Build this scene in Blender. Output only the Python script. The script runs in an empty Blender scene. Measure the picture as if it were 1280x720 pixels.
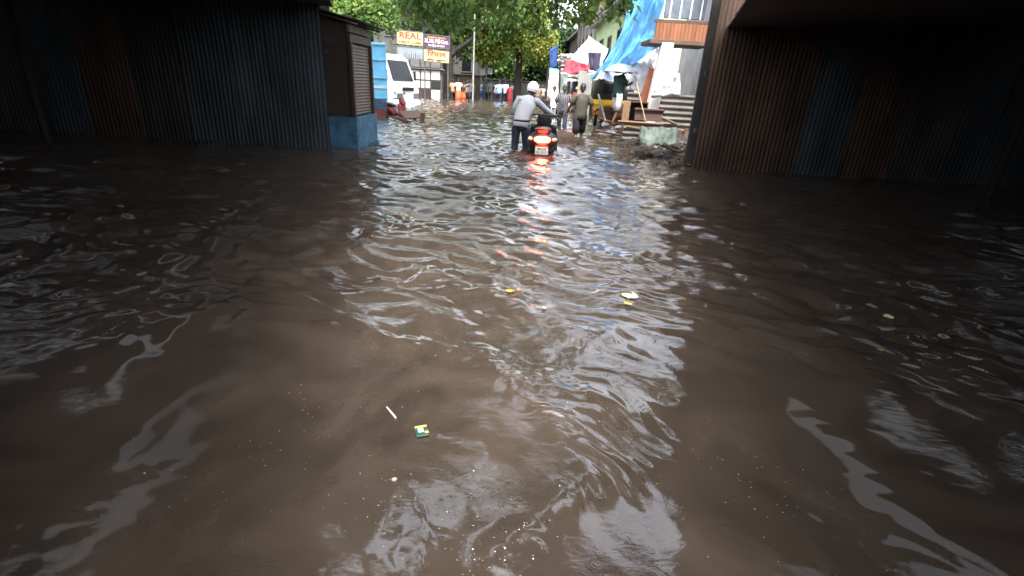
import bpy, bmesh, math, random
import numpy as np
from mathutils import Vector, Matrix, noise as mnoise
R = math.radians
rng = random.Random(7)
nrg = np.random.default_rng(11)
sc = bpy.context.scene
COL = sc.collection

# ------------------------------------------------------------------ camera geometry
CAM_H, PITCH, ROLL, FOC = 1.4, R(22.4), R(3.2), 623.0
_f = Vector((0, math.cos(PITCH), -math.sin(PITCH)))
_u0 = Vector((0, math.sin(PITCH), math.cos(PITCH)))
_r0 = Vector((1, 0, 0))
_r = _r0 * math.cos(ROLL) + _u0 * math.sin(ROLL)
_u = _u0 * math.cos(ROLL) - _r0 * math.sin(ROLL)
def _dir(x, y): return _f + _r * ((x - 640) / FOC) + _u * ((360 - y) / FOC)
def G(x, y, z=0.0):
    d = _dir(x, y); t = (z - CAM_H) / d.z
    return Vector((0, 0, CAM_H)) + d * t
def P(x, y, Y):
    d = _dir(x, y); return Vector((0, 0, CAM_H)) + d * (Y / d.y)

# ------------------------------------------------------------------ helpers
def lin(c):
    return tuple(((v / 12.92) if v <= .04045 else ((v + .055) / 1.055) ** 2.4) for v in c)
MATS = {}
def M(name, rgb, rough=.6, var=.25, scale=5.0, metal=0.0, bump=0.0, stretch=(1, 1, 1), spec=.5, detail=5):
    if name in MATS: return MATS[name]
    if max(rgb) < .6: rgb = tuple(v * .66 for v in rgb)          # darker tones scaled down evenly because the exposure is high
    m = bpy.data.materials.new(name); m.use_nodes = True
    nt = m.node_tree; b = nt.nodes['Principled BSDF']
    b.inputs['Roughness'].default_value = rough; b.inputs['Metallic'].default_value = metal
    b.inputs['Specular IOR Level'].default_value = spec
    tc = nt.nodes.new('ShaderNodeTexCoord'); mp = nt.nodes.new('ShaderNodeMapping')
    mp.inputs['Scale'].default_value = stretch
    nz = nt.nodes.new('ShaderNodeTexNoise'); nz.inputs['Scale'].default_value = scale
    nz.inputs['Detail'].default_value = detail; nz.inputs['Roughness'].default_value = .62
    rp = nt.nodes.new('ShaderNodeValToRGB')
    rp.color_ramp.elements[0].position = .32; rp.color_ramp.elements[1].position = .68
    rp.color_ramp.elements[0].color = (*[v * (1 - var) for v in rgb], 1)
    rp.color_ramp.elements[1].color = (*[min(1, v * (1 + var * .6)) for v in rgb], 1)
    L = nt.links.new
    L(tc.outputs['Object'], mp.inputs['Vector']); L(mp.outputs[0], nz.inputs['Vector'])
    L(nz.outputs['Fac'], rp.inputs['Fac']); L(rp.outputs['Color'], b.inputs['Base Color'])
    if bump:
        bp = nt.nodes.new('ShaderNodeBump'); bp.inputs['Strength'].default_value = bump
        bp.inputs['Distance'].default_value = .02
        L(nz.outputs['Fac'], bp.inputs['Height']); L(bp.outputs[0], b.inputs['Normal'])
    MATS[name] = m
    return m
def emis(name, rgb, strength):
    m = M(name, rgb, .3, .05)
    b = m.node_tree.nodes['Principled BSDF']
    b.inputs['Emission Color'].default_value = (*rgb, 1); b.inputs['Emission Strength'].default_value = strength
    return m

class MB:
    def __init__(s): s.v = []; s.f = []; s.m = []
    def add(s, vs, fs, mi=0):
        o = len(s.v); s.v += [tuple(v) for v in vs]; s.f += [tuple(i + o for i in f) for f in fs]; s.m += [mi] * len(fs); return s
    def box(s, c, d, rot=None, mi=0):
        x, y, z = d[0] / 2, d[1] / 2, d[2] / 2
        vs = [Vector(p) for p in ((-x, -y, -z), (x, -y, -z), (x, y, -z), (-x, y, -z), (-x, -y, z), (x, -y, z), (x, y, z), (-x, y, z))]
        if rot is not None: vs = [rot @ v for v in vs]
        return s.add([v + Vector(c) for v in vs], [(0, 3, 2, 1), (4, 5, 6, 7), (0, 1, 5, 4), (1, 2, 6, 5), (2, 3, 7, 6), (3, 0, 4, 7)], mi)
    def hexa(s, bot, top, mi=0):
        return s.add(list(bot) + list(top), [(0, 3, 2, 1), (4, 5, 6, 7), (0, 1, 5, 4), (1, 2, 6, 5), (2, 3, 7, 6), (3, 0, 4, 7)], mi)
    def loft(s, pts, rad, n=10, side=(1, 0, 0), caps=True, mi=0, wob=0):
        pts = [Vector(p) for p in pts]; side = Vector(side); vs = []
        for i, p in enumerate(pts):
            t = (pts[min(i + 1, len(pts) - 1)] - pts[max(i - 1, 0)]).normalized()
            a = side - t * side.dot(t)
            if a.length < 1e-3: a = Vector((0, 1, 0)) - t * t.y
            a.normalize(); b = t.cross(a)
            r = rad[i]; rx, ry = r if isinstance(r, (tuple, list)) else (r, r)
            for k in range(n):
                q = 2 * math.pi * k / n
                w = 1 + (wob * (mnoise.noise(Vector((p.x * 9 + math.cos(q) * 2, p.y * 9 + math.sin(q) * 2, p.z * 7)))) if wob else 0)
                vs.append(p + a * math.cos(q) * rx * w + b * math.sin(q) * ry * w)
        fs = []
        for i in range(len(pts) - 1):
            for k in range(n):
                k2 = (k + 1) % n
                fs.append((i * n + k, i * n + k2, (i + 1) * n + k2, (i + 1) * n + k))
        if caps:
            fs.append(tuple(range(n - 1, -1, -1))); fs.append(tuple(range((len(pts) - 1) * n, len(pts) * n)))
        return s.add(vs, fs, mi)
    def ell(s, c, r, nu=14, nv=9, fn=None, mi=0, lo=-1.0, rot=None):
        vs = []; fs = []; c = Vector(c)
        for j in range(nv + 1):
            th = math.pi * j / nv; z = max(lo, math.cos(th))
            sr = math.sqrt(max(0, 1 - z * z))
            for i in range(nu):
                ph = 2 * math.pi * i / nu
                p = Vector((sr * math.cos(ph), sr * math.sin(ph), z))
                p = fn(p) if fn else p
                q = Vector((p.x * r[0], p.y * r[1], p.z * r[2]))
                if rot is not None: q = rot @ q
                vs.append(c + q)
        for j in range(nv):
            for i in range(nu):
                i2 = (i + 1) % nu
                fs.append((j * nu + i, (j + 1) * nu + i, (j + 1) * nu + i2, j * nu + i2))
        return s.add(vs, fs, mi)
    def grid(s, fn, nu, nv, mi=0):
        vs = [fn(i / nu, j / nv) for j in range(nv + 1) for i in range(nu + 1)]
        fs = [(j * (nu + 1) + i, j * (nu + 1) + i + 1, (j + 1) * (nu + 1) + i + 1, (j + 1) * (nu + 1) + i) for j in range(nv) for i in range(nu)]
        return s.add(vs, fs, mi)
    def ring(s, c, R_, r, axis='x', n=20, k=8, mi=0):
        c = Vector(c); vs = []; fs = []
        for i in range(n):
            a = 2 * math.pi * i / n
            for j in range(k):
                b = 2 * math.pi * j / k
                q = R_ + r * math.cos(b); h = r * math.sin(b)
                p = {'x': (h, q * math.cos(a), q * math.sin(a)), 'y': (q * math.cos(a), h, q * math.sin(a)), 'z': (q * math.cos(a), q * math.sin(a), h)}[axis]
                vs.append(c + Vector(p))
        for i in range(n):
            for j in range(k):
                fs.append((i * k + j, ((i + 1) % n) * k + j, ((i + 1) % n) * k + (j + 1) % k, i * k + (j + 1) % k))
        return s.add(vs, fs, mi)
    def cyl(s, a, b, r, n=12, mi=0): return s.loft([a, b], [r, r], n, side=(.31, .77, .2), mi=mi)
    def build(s, name, mats, parent=None, smooth=None, bev=0, solid=0, sub=0):
        me = bpy.data.meshes.new(name); me.from_pydata(s.v, [], s.f)
        if not isinstance(mats, (list, tuple)): mats = [mats]
        for m in mats: me.materials.append(m)
        if len(mats) > 1: me.polygons.foreach_set('material_index', s.m)
        bm = bmesh.new(); bm.from_mesh(me); bmesh.ops.recalc_face_normals(bm, faces=bm.faces); bm.to_mesh(me); bm.free()
        if smooth is not None:
            me.polygons.foreach_set('use_smooth', [True] * len(me.polygons))
            if smooth < 180: me.set_sharp_from_angle(angle=R(smooth))
        o = bpy.data.objects.new(name, me); COL.objects.link(o)
        if parent: o.parent = parent
        if solid:
            md = o.modifiers.new('solid', 'SOLIDIFY'); md.thickness = solid; md.offset = 0
        if bev:
            md = o.modifiers.new('bevel', 'BEVEL'); md.width = bev; md.segments = 2; md.limit_method = 'ANGLE'
        if sub:
            md = o.modifiers.new('sub', 'SUBSURF'); md.levels = sub; md.render_levels = sub
        return o
def tag(o, label=None, cat=None, group=None, kind=None):
    if label: o['label'] = label
    if cat: o['category'] = cat
    if group: o['group'] = group
    if kind: o['kind'] = kind
    return o
def empty(name, loc=(0, 0, 0), rz=0, label=None, cat=None, group=None):
    o = bpy.data.objects.new(name, None); COL.objects.link(o); o.location = loc; o.rotation_euler = (0, 0, rz); o.empty_display_size = .1
    return tag(o, label, cat, group)
def copy_tree(o, parent=None):
    c = o.copy(); COL.objects.link(c)
    if parent: c.parent = parent
    for ch in [q for q in bpy.data.objects if q.parent == o]: copy_tree(ch, c)
    return c
def text_mesh(name, body, size, mat, parent, loc, rot=(math.pi / 2, 0, 0), width=None, bold=.0, ext=.004, align='CENTER'):
    cu = bpy.data.curves.new(name, 'FONT'); cu.body = body; cu.size = size; cu.align_x = align; cu.align_y = 'CENTER'
    cu.extrude = ext; cu.offset = bold; cu.resolution_u = 3
    t = bpy.data.objects.new('tmp', cu); COL.objects.link(t)
    dg = bpy.context.evaluated_depsgraph_get(); me = bpy.data.meshes.new_from_object(t.evaluated_get(dg))
    bpy.data.objects.remove(t); bpy.data.curves.remove(cu)
    me.materials.clear(); me.materials.append(mat); me.name = name
    if len(me.vertices):
        xs = [v.co.x for v in me.vertices]; w = max(xs) - min(xs)
        if width:
            k = width / w
            for v in me.vertices: v.co.x *= k
    o = bpy.data.objects.new(name, me); COL.objects.link(o); o.parent = parent; o.location = loc; o.rotation_euler = rot
    return o

# ------------------------------------------------------------------ palette
white_paint = M('white_paint', (.78, .79, .8), .35, .08, 3)
white_cloth = M('white_cloth', (.78, .79, .8), .75, .10, 4, bump=.15)
dark_glass = M('dark_glass', (.015, .018, .022), .12, .2, 3, spec=.25)
black_plastic = M('black_plastic', (.018, .018, .02), .4, .3, 12)
rubber = M('rubber', (.015, .015, .016), .7, .2, 20)
chrome = M('chrome', (.55, .56, .58), .22, .15, 6, metal=.9)
grey_metal = M('grey_metal', (.2, .2, .2), .45, .3, 8, metal=.6)
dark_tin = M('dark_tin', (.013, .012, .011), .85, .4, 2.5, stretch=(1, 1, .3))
old_wood = M('old_wood', (.16, .09, .05), .75, .45, 6, bump=.3, stretch=(1, 5, 5))
brown_wood = M('brown_wood', (.13, .062, .035), .6, .35, 5, bump=.2, stretch=(1, 4, 4))
tan_wood = M('tan_wood', (.42, .25, .13), .65, .25, 5, bump=.2, stretch=(4, 4, 1))
concrete = M('concrete', (.3, .29, .27), .85, .3, 3, bump=.3)
bark = M('bark', (.035, .027, .02), .9, .5, 9, bump=.8, stretch=(1, 1, .35))
skin_m = M('skin', (.19, .095, .055), .5, .12, 10)
hair_m = M('hair', (.012, .010, .009), .45, .4, 40)
eye_m = M('eye', (.03, .02, .018), .2, .2, 10)
denim = M('denim', (.035, .05, .085), .8, .35, 9, bump=.2)
dark_cloth = M('dark_cloth', (.014, .015, .02), .8, .3, 9, bump=.2)

# ------------------------------------------------------------------ water
def pnoise(x, y, seed):
    xi = np.floor(x).astype(np.int64); yi = np.floor(y).astype(np.int64); xf = x - xi; yf = y - yi
    def grad(ix, iy, dx, dy):
        h = (ix * 374761393 + iy * 668265263 + seed * 974634777) & 0x7fffffff
        h = ((h ^ (h >> 13)) * 1274126177) & 0x7fffffff; h = h ^ (h >> 16)
        a = (h % 4096) / 4096 * 2 * np.pi
        return np.cos(a) * dx + np.sin(a) * dy
    u = xf ** 3 * (xf * (xf * 6 - 15) + 10); v = yf ** 3 * (yf * (yf * 6 - 15) + 10)
    a = grad(xi, yi, xf, yf); b = grad(xi + 1, yi, xf - 1, yf); c = grad(xi, yi + 1, xf, yf - 1); d = grad(xi + 1, yi + 1, xf - 1, yf - 1)
    return (a + (b - a) * u) + ((c + (d - c) * u) - (a + (b - a) * u)) * v
def sstep(a, b, x):
    t = np.clip((x - a) / (b - a), 0, 1); return t * t * (3 - 2 * t)
def wave(x, y):
    x = np.asarray(x, float); y = np.asarray(y, float)
    wx = x + .35 * pnoise(x * .8, y * .8, 1) + .12 * pnoise(x * 2.3, y * 2.3, 2)
    wy = y + .35 * pnoise(x * .8 + 9, y * .8, 3) + .12 * pnoise(x * 2.3, y * 2.3 + 5, 4)
    def lay(lam, th, asp, seed, ridge=False):
        c, s = math.cos(th), math.sin(th)
        a = (wx * c + wy * s) / (lam * asp); b = (-wx * s + wy * c) / lam
        n = pnoise(a, b, seed)
        return (.45 - np.abs(n)) if ridge else n
    far = sstep(3.6, 7.5, y)                       # choppy beyond, calmer at the viewer's feet
    near = 1 - sstep(1.9, 4.2, y)
    diag = R(-38)
    h = far * (.036 * lay(.80, R(-4), 2.0, 10) + .056 * lay(.30, R(9), 1.7, 11) + .036 * lay(.15, R(-14), 1.6, 12) + .009 * lay(.08, R(20), 1.5, 13))
    mid = (1 - far) * (1 - near * .93)
    h += mid * (.036 * lay(.58, diag, 2.4, 20) + (.044 * lay(.23, R(-48), 1.9, 21) + .027 * lay(.12, R(-22), 1.7, 22)) + .010 * lay(.065, R(-42), 1.6, 23))
    # smooth swell near the viewer with wrinkled streaks
    h += near * (.020 * lay(.75, R(-30), 1.8, 30) + .005 * lay(.33, R(-45), 2.0, 31))
    st = sstep(.0, .30, lay(.55, R(-48), 2.6, 41) + .2 * pnoise(wx * 1.3, wy * 1.3, 42))
    def streak(p, q, wd):
        ax, ay, bx, by = p.x, p.y, q.x, q.y; L2 = (bx - ax) ** 2 + (by - ay) ** 2
        t = np.clip(((x - ax) * (bx - ax) + (y - ay) * (by - ay)) / L2, 0, 1); d2 = (x - ax - t * (bx - ax)) ** 2 + (y - ay - t * (by - ay)) ** 2
        return np.exp(-d2 / wd ** 2)
    sk = streak(G(600, 445), G(690, 525), .09) + streak(G(690, 525), G(775, 600), .10) + streak(G(625, 695), G(735, 600), .08) + .7 * streak(G(455, 420), G(560, 440), .10) + .7 * streak(G(690, 480), G(790, 520), .12)
    st = st * (1 - .9 * near) + 1.3 * near * sk
    h += near * sk * .012
    h += (1 - far) * st * ((.020 - .012 * near) * lay(.17, R(-35), 2.0, 43, True) + .009 * lay(.075, R(-20), 1.8, 44) + .004 * lay(.04, R(-50), 1.8, 45))
    for cx, cy, a in ((.05, 11.5, .020), (.5, 10.9, .018), (1.7, 15.1, .02), (1.5, 19, .02), (1.05, 12.9, .012)):   # wakes round the waders
        r = np.hypot(x - cx, y - cy); h += a * np.cos(r * 2 * np.pi / .24) * np.exp(-(r / .75) ** 2) * (r > .1)
    return h
def W(x, y): return float(wave(np.array([x]), np.array([y]))[0])
def build_water():
    NR, NC = 900, 440; Y0, Y1 = .55, 75.0
    t = np.linspace(0, 1, NR); Y = Y0 * (Y1 / Y0) ** t
    s = np.linspace(-1, 1, NC); s = np.sign(s) * (.55 * np.abs(s) + .45 * np.abs(s) ** 2.2)
    half = 1.3 + 1.12 * Y
    X = half[:, None] * s[None, :]; YY = np.repeat(Y[:, None], NC, 1)
    Z = wave(X, YY)
    fade = sstep(0, .06, t)[:, None] * (1 - sstep(.88, 1, t))[:, None] * (1 - sstep(.9, 1, np.abs(s)))[None, :]
    Z *= fade
    co = np.stack([X, YY, Z], -1).reshape(-1, 3)
    i = np.arange(NR - 1)[:, None] * NC + np.arange(NC - 1)[None, :]
    q = np.stack([i, i + 1, i + NC + 1, i + NC], -1).reshape(-1, 4)
    B = 400.0; n = NR * NC
    co = np.vstack([co, [(-B, -B, 0), (B, -B, 0), (B, B, 0), (-B, B, 0)]])
    c = (0, NC - 1, NR * NC - 1, (NR - 1) * NC)
    extra = np.array([(n, n + 1, c[1], c[0]), (n + 1, n + 2, c[2], c[1]), (n + 2, n + 3, c[3], c[2]), (n + 3, n, c[0], c[3])])
    q = np.vstack([q, extra])
    me = bpy.data.meshes.new('water'); me.vertices.add(len(co)); me.vertices.foreach_set('co', co.ravel())
    me.loops.add(len(q) * 4); me.loops.foreach_set('vertex_index', q.ravel().astype(np.int32))
    me.polygons.add(len(q)); me.polygons.foreach_set('loop_start', np.arange(0, len(q) * 4, 4, dtype=np.int32))
    me.polygons.foreach_set('use_smooth', np.ones(len(q), bool)); me.update(calc_edges=True); me.validate()
    m = bpy.data.materials.new('flood_water'); m.use_nodes = True; nt = m.node_tree; b = nt.nodes['Principled BSDF']; L = nt.links.new
    b.inputs['Roughness'].default_value = .025; b.inputs['IOR'].default_value = 1.8
    tc = nt.nodes.new('ShaderNodeTexCoord')
    nz = nt.nodes.new('ShaderNodeTexNoise'); nz.inputs['Scale'].default_value = 1.1; nz.inputs['Detail'].default_value = 8; nz.inputs['Roughness'].default_value = .6; nz.inputs['Distortion'].default_value = 2.2
    L(tc.outputs['Object'], nz.inputs['Vector'])
    rp = nt.nodes.new('ShaderNodeValToRGB'); rp.color_ramp.elements[0].position = .35; rp.color_ramp.elements[1].position = .7
    rp.color_ramp.elements[0].color = (*WATER_A, 1); rp.color_ramp.elements[1].color = (*WATER_B, 1)
    L(nz.outputs['Fac'], rp.inputs['Fac']); L(rp.outputs['Color'], b.inputs['Base Color'])
    mp = nt.nodes.new('ShaderNodeMapping'); mp.inputs['Rotation'].default_value = (0, 0, R(35)); mp.inputs['Scale'].default_value = (1, 2.2, 1)
    n2 = nt.nodes.new('ShaderNodeTexNoise'); n2.inputs['Scale'].default_value = 13; n2.inputs['Detail'].default_value = 4; n2.inputs['Roughness'].default_value = .55; n2.inputs['Distortion'].default_value = .6
    L(tc.outputs['Object'], mp.inputs['Vector']); L(mp.outputs[0], n2.inputs['Vector'])
    n3 = nt.nodes.new('ShaderNodeTexNoise'); n3.inputs['Scale'].default_value = .9; n3.inputs['Detail'].default_value = 3
    L(tc.outputs['Object'], n3.inputs['Vector'])
    mr = nt.nodes.new('ShaderNodeMapRange'); mr.inputs['From Min'].default_value = .42; mr.inputs['From Max'].default_value = .62; mr.inputs['To Min'].default_value = .03; mr.inputs['To Max'].default_value = .3
    L(n3.outputs['Fac'], mr.inputs['Value'])
    bp = nt.nodes.new('ShaderNodeBump'); bp.inputs['Distance'].default_value = .012
    sx_ = nt.nodes.new('ShaderNodeSeparateXYZ'); L(tc.outputs['Object'], sx_.inputs[0])
    my = nt.nodes.new('ShaderNodeMapRange'); my.inputs['From Min'].default_value = 2.2; my.inputs['From Max'].default_value = 5; my.inputs['To Min'].default_value = .35; my.inputs['To Max'].default_value = 2.4
    L(sx_.outputs['Y'], my.inputs['Value'])
    mm = nt.nodes.new('ShaderNodeMath'); mm.operation = 'MULTIPLY'; L(mr.outputs[0], mm.inputs[0]); L(my.outputs[0], mm.inputs[1])
    L(mm.outputs[0], bp.inputs['Strength']); L(n2.outputs['Fac'], bp.inputs['Height']); L(bp.outputs[0], b.inputs['Normal'])
    me.materials.append(m)
    o = bpy.data.objects.new('water', me); COL.objects.link(o)
    tag(o, 'rippling muddy brown flood water covering the whole street', None, None, 'structure')
WATER_A, WATER_B = (.034, .0265, .0205), (.066, .051, .040)
build_water()
RD = -.42                                               # road level under the water
g = MB(); g.add([(-400, -400, -1.2), (400, -400, -1.2), (400, 400, -1.2), (-400, 400, -1.2)], [(0, 1, 2, 3)])
tag(g.build('ground', M('mud', (.08, .06, .045), .9)), 'muddy ground under the flood water', None, None, 'structure')
g = MB(); g.box((0, 40, RD - .2), (9, 120, .4))
tag(g.build('road', M('asphalt', (.05, .05, .05), .9)), 'asphalt road drowned under the flood', None, None, 'structure')

# ------------------------------------------------------------------ trees
def leaf_material(name, c1, c2, c3):
    m = bpy.data.materials.new(name); m.use_nodes = True; nt = m.node_tree; L = nt.links.new
    b = nt.nodes['Principled BSDF']; out = nt.nodes['Material Output']
    at = nt.nodes.new('ShaderNodeAttribute'); at.attribute_name = 'leaf_tone'
    rp = nt.nodes.new('ShaderNodeValToRGB'); e = rp.color_ramp.elements; e[0].color = (*c1, 1); e[1].color = (*c3, 1)
    k = e.new(.55); k.color = (*c2, 1)
    L(at.outputs['Fac'], rp.inputs['Fac']); L(rp.outputs['Color'], b.inputs['Base Color'])
    b.inputs['Roughness'].default_value = .5; b.inputs['Specular IOR Level'].default_value = .3
    tr = nt.nodes.new('ShaderNodeBsdfTranslucent'); L(rp.outputs['Color'], tr.inputs['Color'])
    mx = nt.nodes.new('ShaderNodeMixShader'); mx.inputs['Fac'].default_value = .48
    L(b.outputs[0], mx.inputs[1]); L(tr.outputs[0], mx.inputs[2]); L(mx.outputs[0], out.inputs['Surface'])
    return m
def leaves(name, parent, mat, clumps, per, spread, size, droop=.35, aspect=.42, tone=(.15, .85)):
    """clumps: (n,3) centres; each becomes a tuft of small pointed leaves."""
    clumps = np.asarray(clumps, float); n = len(clumps) * per
    ctr = np.repeat(clumps, per, 0)
    off = nrg.normal(size=(n, 3)) * spread; off[:, 2] *= .75; off[:, 2] -= droop * np.abs(off[:, 0] + off[:, 1]) * .5
    p = ctr + off
    d = nrg.normal(size=(n, 3)); d[:, 2] = d[:, 2] * .5 - droop; d /= np.linalg.norm(d, axis=1)[:, None]
    a = nrg.normal(size=(n, 3)); a -= d * (a * d).sum(1)[:, None]; a /= np.linalg.norm(a, axis=1)[:, None]
    nn = np.cross(d, a)
    s = size * nrg.uniform(.55, 1.35, n)[:, None]
    v0 = p; v1 = p + d * s * .45 + a * s * aspect + nn * s * .08; v2 = p + d * s; v3 = p + d * s * .45 - a * s * aspect + nn * s * .08
    co = np.stack([v0, v1, v2, v3], 1).reshape(-1, 3)
    me = bpy.data.meshes.new(name); me.vertices.add(n * 4); me.vertices.foreach_set('co', co.ravel())
    me.loops.add(n * 4); me.loops.foreach_set('vertex_index', np.arange(n * 4, dtype=np.int32))
    me.polygons.add(n); me.polygons.foreach_set('loop_start', np.arange(0, n * 4, 4, dtype=np.int32)); me.update(calc_edges=True)
    ct = np.repeat(nrg.uniform(tone[0], tone[1], len(clumps)), per); tn = np.clip(ct + nrg.normal(size=n) * .16, 0, 1)
    at = me.attributes.new('leaf_tone', 'FLOAT', 'POINT'); at.data.foreach_set('value', np.repeat(tn, 4).astype(np.float32))
    me.materials.append(mat)
    o = bpy.data.objects.new(name, me); COL.objects.link(o); o.parent = parent
    return o
def lobes(ls, n):
    """random points in ellipsoid shells: ls = [(x,y,z,rx,ry,rz,weight)]"""
    ls = np.array(ls, float); w = ls[:, 6] / ls[:, 6].sum(); k = nrg.choice(len(ls), n, p=w)
    d = nrg.normal(size=(n, 3)); d /= np.linalg.norm(d, axis=1)[:, None]
    r = nrg.uniform(.25, 1, n)[:, None] ** .5
    return ls[k, :3] + d * r * ls[k, 3:6]
def limb(mb, pts, r0, r1, wig=.08):
    n = 9; P_ = [Vector(p) for p in pts]; out = []; rad = []
    for i in range(n + 1):
        t = i / n * (len(P_) - 1); k = min(int(t), len(P_) - 2); q = P_[k].lerp(P_[k + 1], t - k)
        q = q + Vector((rng.uniform(-1, 1), rng.uniform(-1, 1), 0)) * wig * (0 if i == 0 else 1)
        out.append(q); rad.append(r0 + (r1 - r0) * i / n)
    mb.loft(out, rad, 9, side=(.9, .3, .1))
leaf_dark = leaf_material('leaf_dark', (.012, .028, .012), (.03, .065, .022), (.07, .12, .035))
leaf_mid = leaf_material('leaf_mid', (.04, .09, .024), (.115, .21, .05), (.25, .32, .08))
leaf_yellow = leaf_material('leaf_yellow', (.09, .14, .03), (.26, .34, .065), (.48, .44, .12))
def tree(name, label, loc, trunk_pts, r, limbs, lb, ncl, per, spread, size, mat, tone=(.15, .85), droop=.35, group=None):
    root = empty(name, loc, 0, label, 'tree', group)
    mb = MB(); limb(mb, trunk_pts, r, r * .6)
    for pts, a, b in limbs: limb(mb, pts, a, b, .12)
    mb.build('trunk', bark, root, 40)
    leaves('crown', root, mat, lobes(lb, ncl), per, spread, size, droop, tone=tone)
    return root

# the big dark tree behind the sign boards
tree('street_tree', 'dark forked tree rising behind the yellow and purple sign boards', (-5.6, 41, 0),
     [(0, 0, -.5), (.05, 0, 2.2), (-.1, 0, 4.2)], .36,
     [([(-.1, 0, 3.2), (-1.6, -.4, 5.0), (-3.6, -.6, 6.2)], .22, .07), ([(0, 0, 3.0), (1.2, -.3, 3.9), (3.2, -.4, 5.4)], .2, .06), ([(-.1, 0, 4), (.4, 0, 6), (.2, 0, 8.5)], .2, .06)],
     [(-3.5, 0, 7.4, 3.2, 2.6, 1.9, 1), (.5, .5, 8.2, 3.2, 2.6, 2.6, 1.2), (3.4, .3, 6.6, 2.4, 2.2, 2.3, 1), (-.5, 1.5, 6, 2.6, 1.6, 1.2, .5), (1.2, 2.6, 4.4, 3.0, 1.0, 1.6, .7), (-2.6, 2.8, 5.0, 2.6, 1.0, 1.4, .5)], 720, 24, .36, .24, leaf_mid, tone=(.0, .75))
# roadside tree with yellow-green hanging sprays
tree('street_tree', 'yellow-green leafy street tree on a straight dark trunk in mid street', (-.42, 44, 0),
     [(0, 0, -.6), (-.03, 0, 2), (-.1, 0, 5)], .36,
     [([(-.08, 0, 3.6), (-1.6, -.5, 5.3), (-3.2, -.8, 6.4)], .18, .05), ([(-.05, 0, 4), (1, -.4, 5.6), (2.0, -.5, 7)], .17, .05)],
     [(-1.9, -1.5, 5.6, 2.0, 1.6, 2.2, 1.3), (.9, -1.2, 5.4, 1.7, 1.5, 2.1, 1.1), (-.4, 0, 7.6, 2.9, 2.2, 2.0, 1.2), (-2.6, -.6, 3.9, 1.3, 1.1, 1.1, .5), (1.9, -.4, 4.3, 1.0, 1, 1.5, .45)], 640, 26, .32, .2, leaf_yellow, tone=(.1, .9), droop=.6)
tree('street_tree', 'bright green bushy tree showing above the shuttered stall', (-9.0, 25.5, 0),
     [(0, 0, -.5), (.2, 0, 2), (.3, 0, 3.4)], .22, [([(.3, 0, 3), (1.2, 0, 4), (2.2, .3, 4.6)], .12, .04)],
     [(.8, 0, 3.9, 1.9, 1.4, 1.0, 1), (1.8, .6, 4.3, 1.1, 1.0, .8, .6), (-1.0, 0, 4.6, 1.7, 1.4, 1.3, .8)], 330, 24, .26, .17, leaf_mid)
# wall of trees closing the street
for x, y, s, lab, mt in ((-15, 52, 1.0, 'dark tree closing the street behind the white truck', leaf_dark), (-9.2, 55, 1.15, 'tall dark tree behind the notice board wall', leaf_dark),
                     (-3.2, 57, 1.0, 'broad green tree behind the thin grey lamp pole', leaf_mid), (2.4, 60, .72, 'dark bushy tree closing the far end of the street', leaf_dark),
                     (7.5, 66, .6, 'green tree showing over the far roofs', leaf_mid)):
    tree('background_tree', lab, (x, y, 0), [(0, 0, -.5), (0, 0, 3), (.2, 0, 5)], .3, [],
         [(0, 0, 4.4 * s, 3.6 * s, 2, 3.0 * s, 1.2), (-2.2 * s, .4, 7 * s, 2.6 * s, 2, 2.4 * s, 1), (2.0 * s, -.3, 7.4 * s, 2.5 * s, 2, 2.4 * s, 1), (0, -.6, 2.9, 3.4, 1.2, 1.3, .5)], 430, 22, .5, .36, mt, tone=(.05, .7), group='trees closing the street')
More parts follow.
